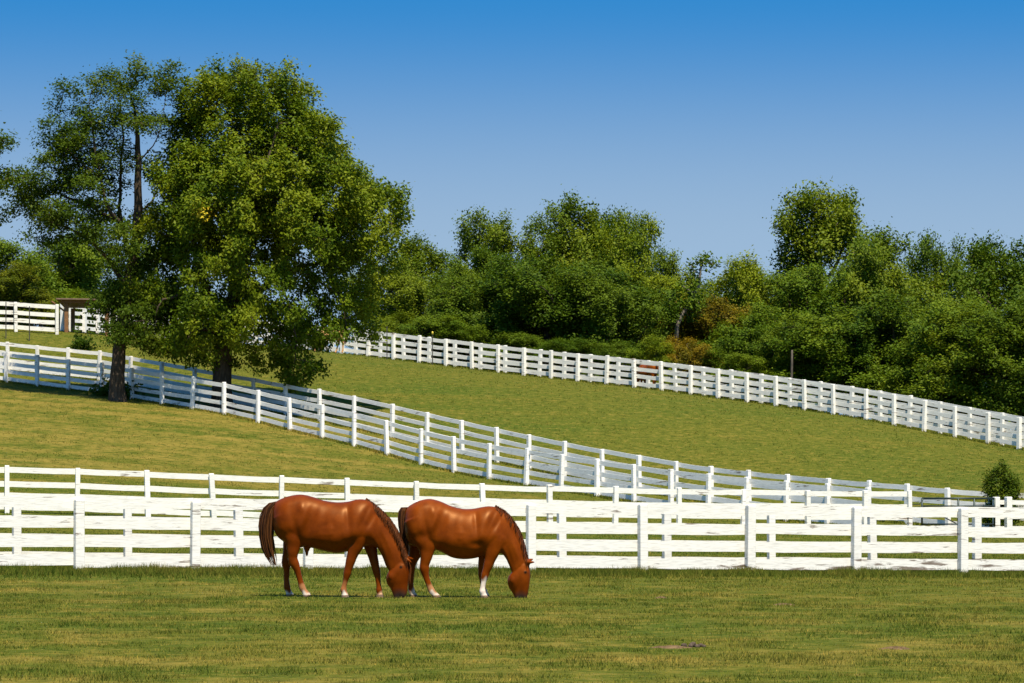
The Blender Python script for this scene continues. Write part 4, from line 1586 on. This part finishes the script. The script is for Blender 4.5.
H1['mane_near'] = .5
H1['mane_len'] = .75
H2['mane_near'] = .12
hx = 240 + 290 / 3.2
dh = foot(hx, 597.2)
x1_ = X(hx, dh)
horse1 = make_horse(H1, "horse_body", "chestnut horse at left, head down facing right, dark tail hanging clear", (x1_, dh, gz(x1_, dh) - .012), math.radians(-5),
                    [(120, 66), (104, 72), (91, 92), (84, 125), (80, 165), (84, 205), (94, 240), (106, 270)], [.04, .07, .125, .105, .05],
                    [(402, 57), (440, 84), (478, 122), (505, 164), (524, 208), (538, 248)], ((540, 246), (545, 330)), 3)
hx2 = 385 + 400 / 5.4625
dh2 = foot(hx2, 598.2) + .3
x2_ = X(hx2, dh2)
horse2 = make_horse(H2, "horse_body", "chestnut horse at right with white lower front legs, grazing behind the other's head", (x2_, dh2, gz(x2_, dh2) - .012), math.radians(-3),
                    [(118, 116), (100, 118), (90, 145), (90, 190), (95, 240), (103, 290), (112, 340), (118, 375)], [.03, .045, .055, .05, .02],
                    [(600, 108), (655, 140), (700, 190), (735, 250), (760, 325), (780, 408)], None, 4)


def copy_horse(src, name_loc, rz, sc, color, label, pale=False):
    c = src.copy()
    C.objects.link(c)
    c.location = name_loc
    c.rotation_euler = (0, 0, rz)
    c.scale = (sc, sc, sc)
    c["label"] = label
    for ch in src.children:
        k = ch.copy()
        C.objects.link(k)
        k.parent = c
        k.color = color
        if pale and ch.name.startswith('body'):
            k.data = ch.data.copy()
            n = len(k.data.vertices)
            k.data.attributes["coat"].data.foreach_set("color", np.tile(np.array((.50, .27, .11, 1), dtype=np.float32), n))
    return c


d3 = 173.2
x3 = X(647.5, d3)
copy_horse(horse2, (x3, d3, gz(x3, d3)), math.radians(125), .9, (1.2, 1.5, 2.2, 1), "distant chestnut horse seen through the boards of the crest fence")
d4 = 183.0
x4 = X(331, d4)
copy_horse(horse1, (x4, d4, gz(x4, d4)), math.radians(205), .9, (1, 1, 1, 1), "distant pale tan horse half hidden by the big tree's hanging leaves", pale=True)

# ------------------------------------------------------------------ small things lying on the near pasture
def dung(px, d, seed, label):
    r = random.Random(seed)
    x = X(px, d)
    mb = MB()
    for k in range(13):
        a, rr = r.random() * 6.28, r.random() ** .6 * .13
        c = Vector((math.cos(a) * rr * 1.4, math.sin(a) * rr, .025 + .05 * (1 - rr / .13) * r.random()))
        s = r.uniform(.03, .05)
        rings = []
        for i in range(1, 6):
            b_ = math.pi * i / 6
            rings.append([c + Vector((math.cos(t) * math.sin(b_) * s, math.sin(t) * math.sin(b_) * s, math.cos(b_) * s * .8)) for t in [j * math.pi / 4 for j in range(8)]])
        mb.loft(rings)
    o = obj("dung_pile", mb.mesh("dung_pile", M_DUNG, True))
    o.location = (x, d, gz(x, d) - .012)
    o.scale = (.7, .7, .7)
    tag(o, label, "dung")


def earth(px, d, w, dep, seed, label):
    r = random.Random(seed)
    x = X(px, d)
    z = gz(x, d)
    n, m = 22, 5
    rings = []
    for j in range(m + 1):
        k = j / m
        ring = []
        for i in range(n):
            a = 2 * math.pi * i / n
            wob = 1 + .25 * math.sin(a * 3 + seed) + .15 * math.sin(a * 5 + seed * 2)
            ring.append((math.cos(a) * w / 2 * wob * (1 - k), math.sin(a) * dep / 2 * wob * (1 - k), -.02 + (.036 + .014 * r.random()) * (1 - (1 - k) ** 2)))
        rings.append(ring)
    mb = MB()
    mb.loft(rings)
    o = obj("earth_patch", mb.mesh("earth_patch", M_DIRT, True))
    o.location = (x, d, z)
    tag(o, label, "bare earth")


dung(692, foot(692, 647), 1, "small grey-brown dung pile on the near grass, right of the horses")
earth(783, foot(783, 605), .42, .5, 2, "reddish bare earth patch in the grass close before the nearest fence")
earth(661, foot(661, 598), .25, .4, 3, "small bare earth patch in the grass right of the second horse's head")
earth(897, foot(897, 649), .4, .35, 5, "bare earth smear in the foreground grass at lower right")
earth(672, foot(672, 648), .5, .3, 6, "bare earth patch just left of the dung pile")

# ------------------------------------------------------------------ light
sun_dir = Vector((.15, -.43, .89)).normalized()
elev = math.asin(sun_dir.z)
az = math.atan2(sun_dir.x, sun_dir.y)
world = bpy.data.worlds.new("World")
scene.world = world
world.use_nodes = True
nt = world.node_tree
nt.nodes.clear()
sky = N(nt, 'ShaderNodeTexSky')
sky.sky_type = 'NISHITA'
sky.sun_disc = False
sky.sun_elevation = elev
sky.sun_rotation = az
sky.altitude = 200
sky.air_density = 1.0
sky.dust_density = .3
sky.ozone_density = .9
sky.altitude = 0
# clear late-summer sky: pale haze low down, deepening quickly above the treetops
tcw = N(nt, 'ShaderNodeTexCoord')
sp = N(nt, 'ShaderNodeSeparateXYZ')
nt.links.new(tcw.outputs['Generated'], sp.inputs[0])
zz = math_n(nt, 'MAXIMUM', math_n(nt, 'MULTIPLY', math_n(nt, 'ADD', sp.outputs[2], .40), .9), .05)
cb = N(nt, 'ShaderNodeCombineXYZ')
nt.links.new(sp.outputs[0], cb.inputs[0])
nt.links.new(sp.outputs[1], cb.inputs[1])
nt.links.new(zz, cb.inputs[2])
nz = N(nt, 'ShaderNodeVectorMath', operation='NORMALIZE')
nt.links.new(cb.outputs[0], nz.inputs[0])
nt.links.new(nz.outputs[0], sky.inputs[0])
hs = N(nt, 'ShaderNodeHueSaturation')
mr = N(nt, 'ShaderNodeMapRange', interpolation_type='SMOOTHSTEP')
for k_, v_ in ((1, .07), (2, .152), (3, .82), (4, 1.48)):
    mr.inputs[k_].default_value = v_
nt.links.new(sp.outputs[2], mr.inputs[0])
nt.links.new(mr.outputs[0], hs.inputs['Saturation'])
nt.links.new(sky.outputs[0], hs.inputs['Color'])
bg = N(nt, 'ShaderNodeBackground')
bg.inputs['Strength'].default_value = .118
nt.links.new(mix(nt, hs.outputs[0], (.965, 1.04, .97), 1.0, 'MULTIPLY'), bg.inputs['Color'])
wo = N(nt, 'ShaderNodeOutputWorld')
nt.links.new(bg.outputs[0], wo.inputs[0])

sun = bpy.data.lights.new("sun", 'SUN')
sun.energy = 5.0
sun.angle = math.radians(.5)
sun.color = (1.0, .91, .74)
so = bpy.data.objects.new("sun", sun)
C.objects.link(so)
so.rotation_euler = sun_dir.to_track_quat('Z', 'Y').to_euler()
so.location = (20, -40, 60)

scene.view_settings.view_transform = 'Standard'
scene.view_settings.look = 'None'
scene.view_settings.gamma = 1
scene.view_settings.exposure = .66
scene.view_settings.use_curve_mapping = False
scene.cycles.max_bounces = 6
scene.cycles.diffuse_bounces = 3
scene.cycles.transmission_bounces = 4
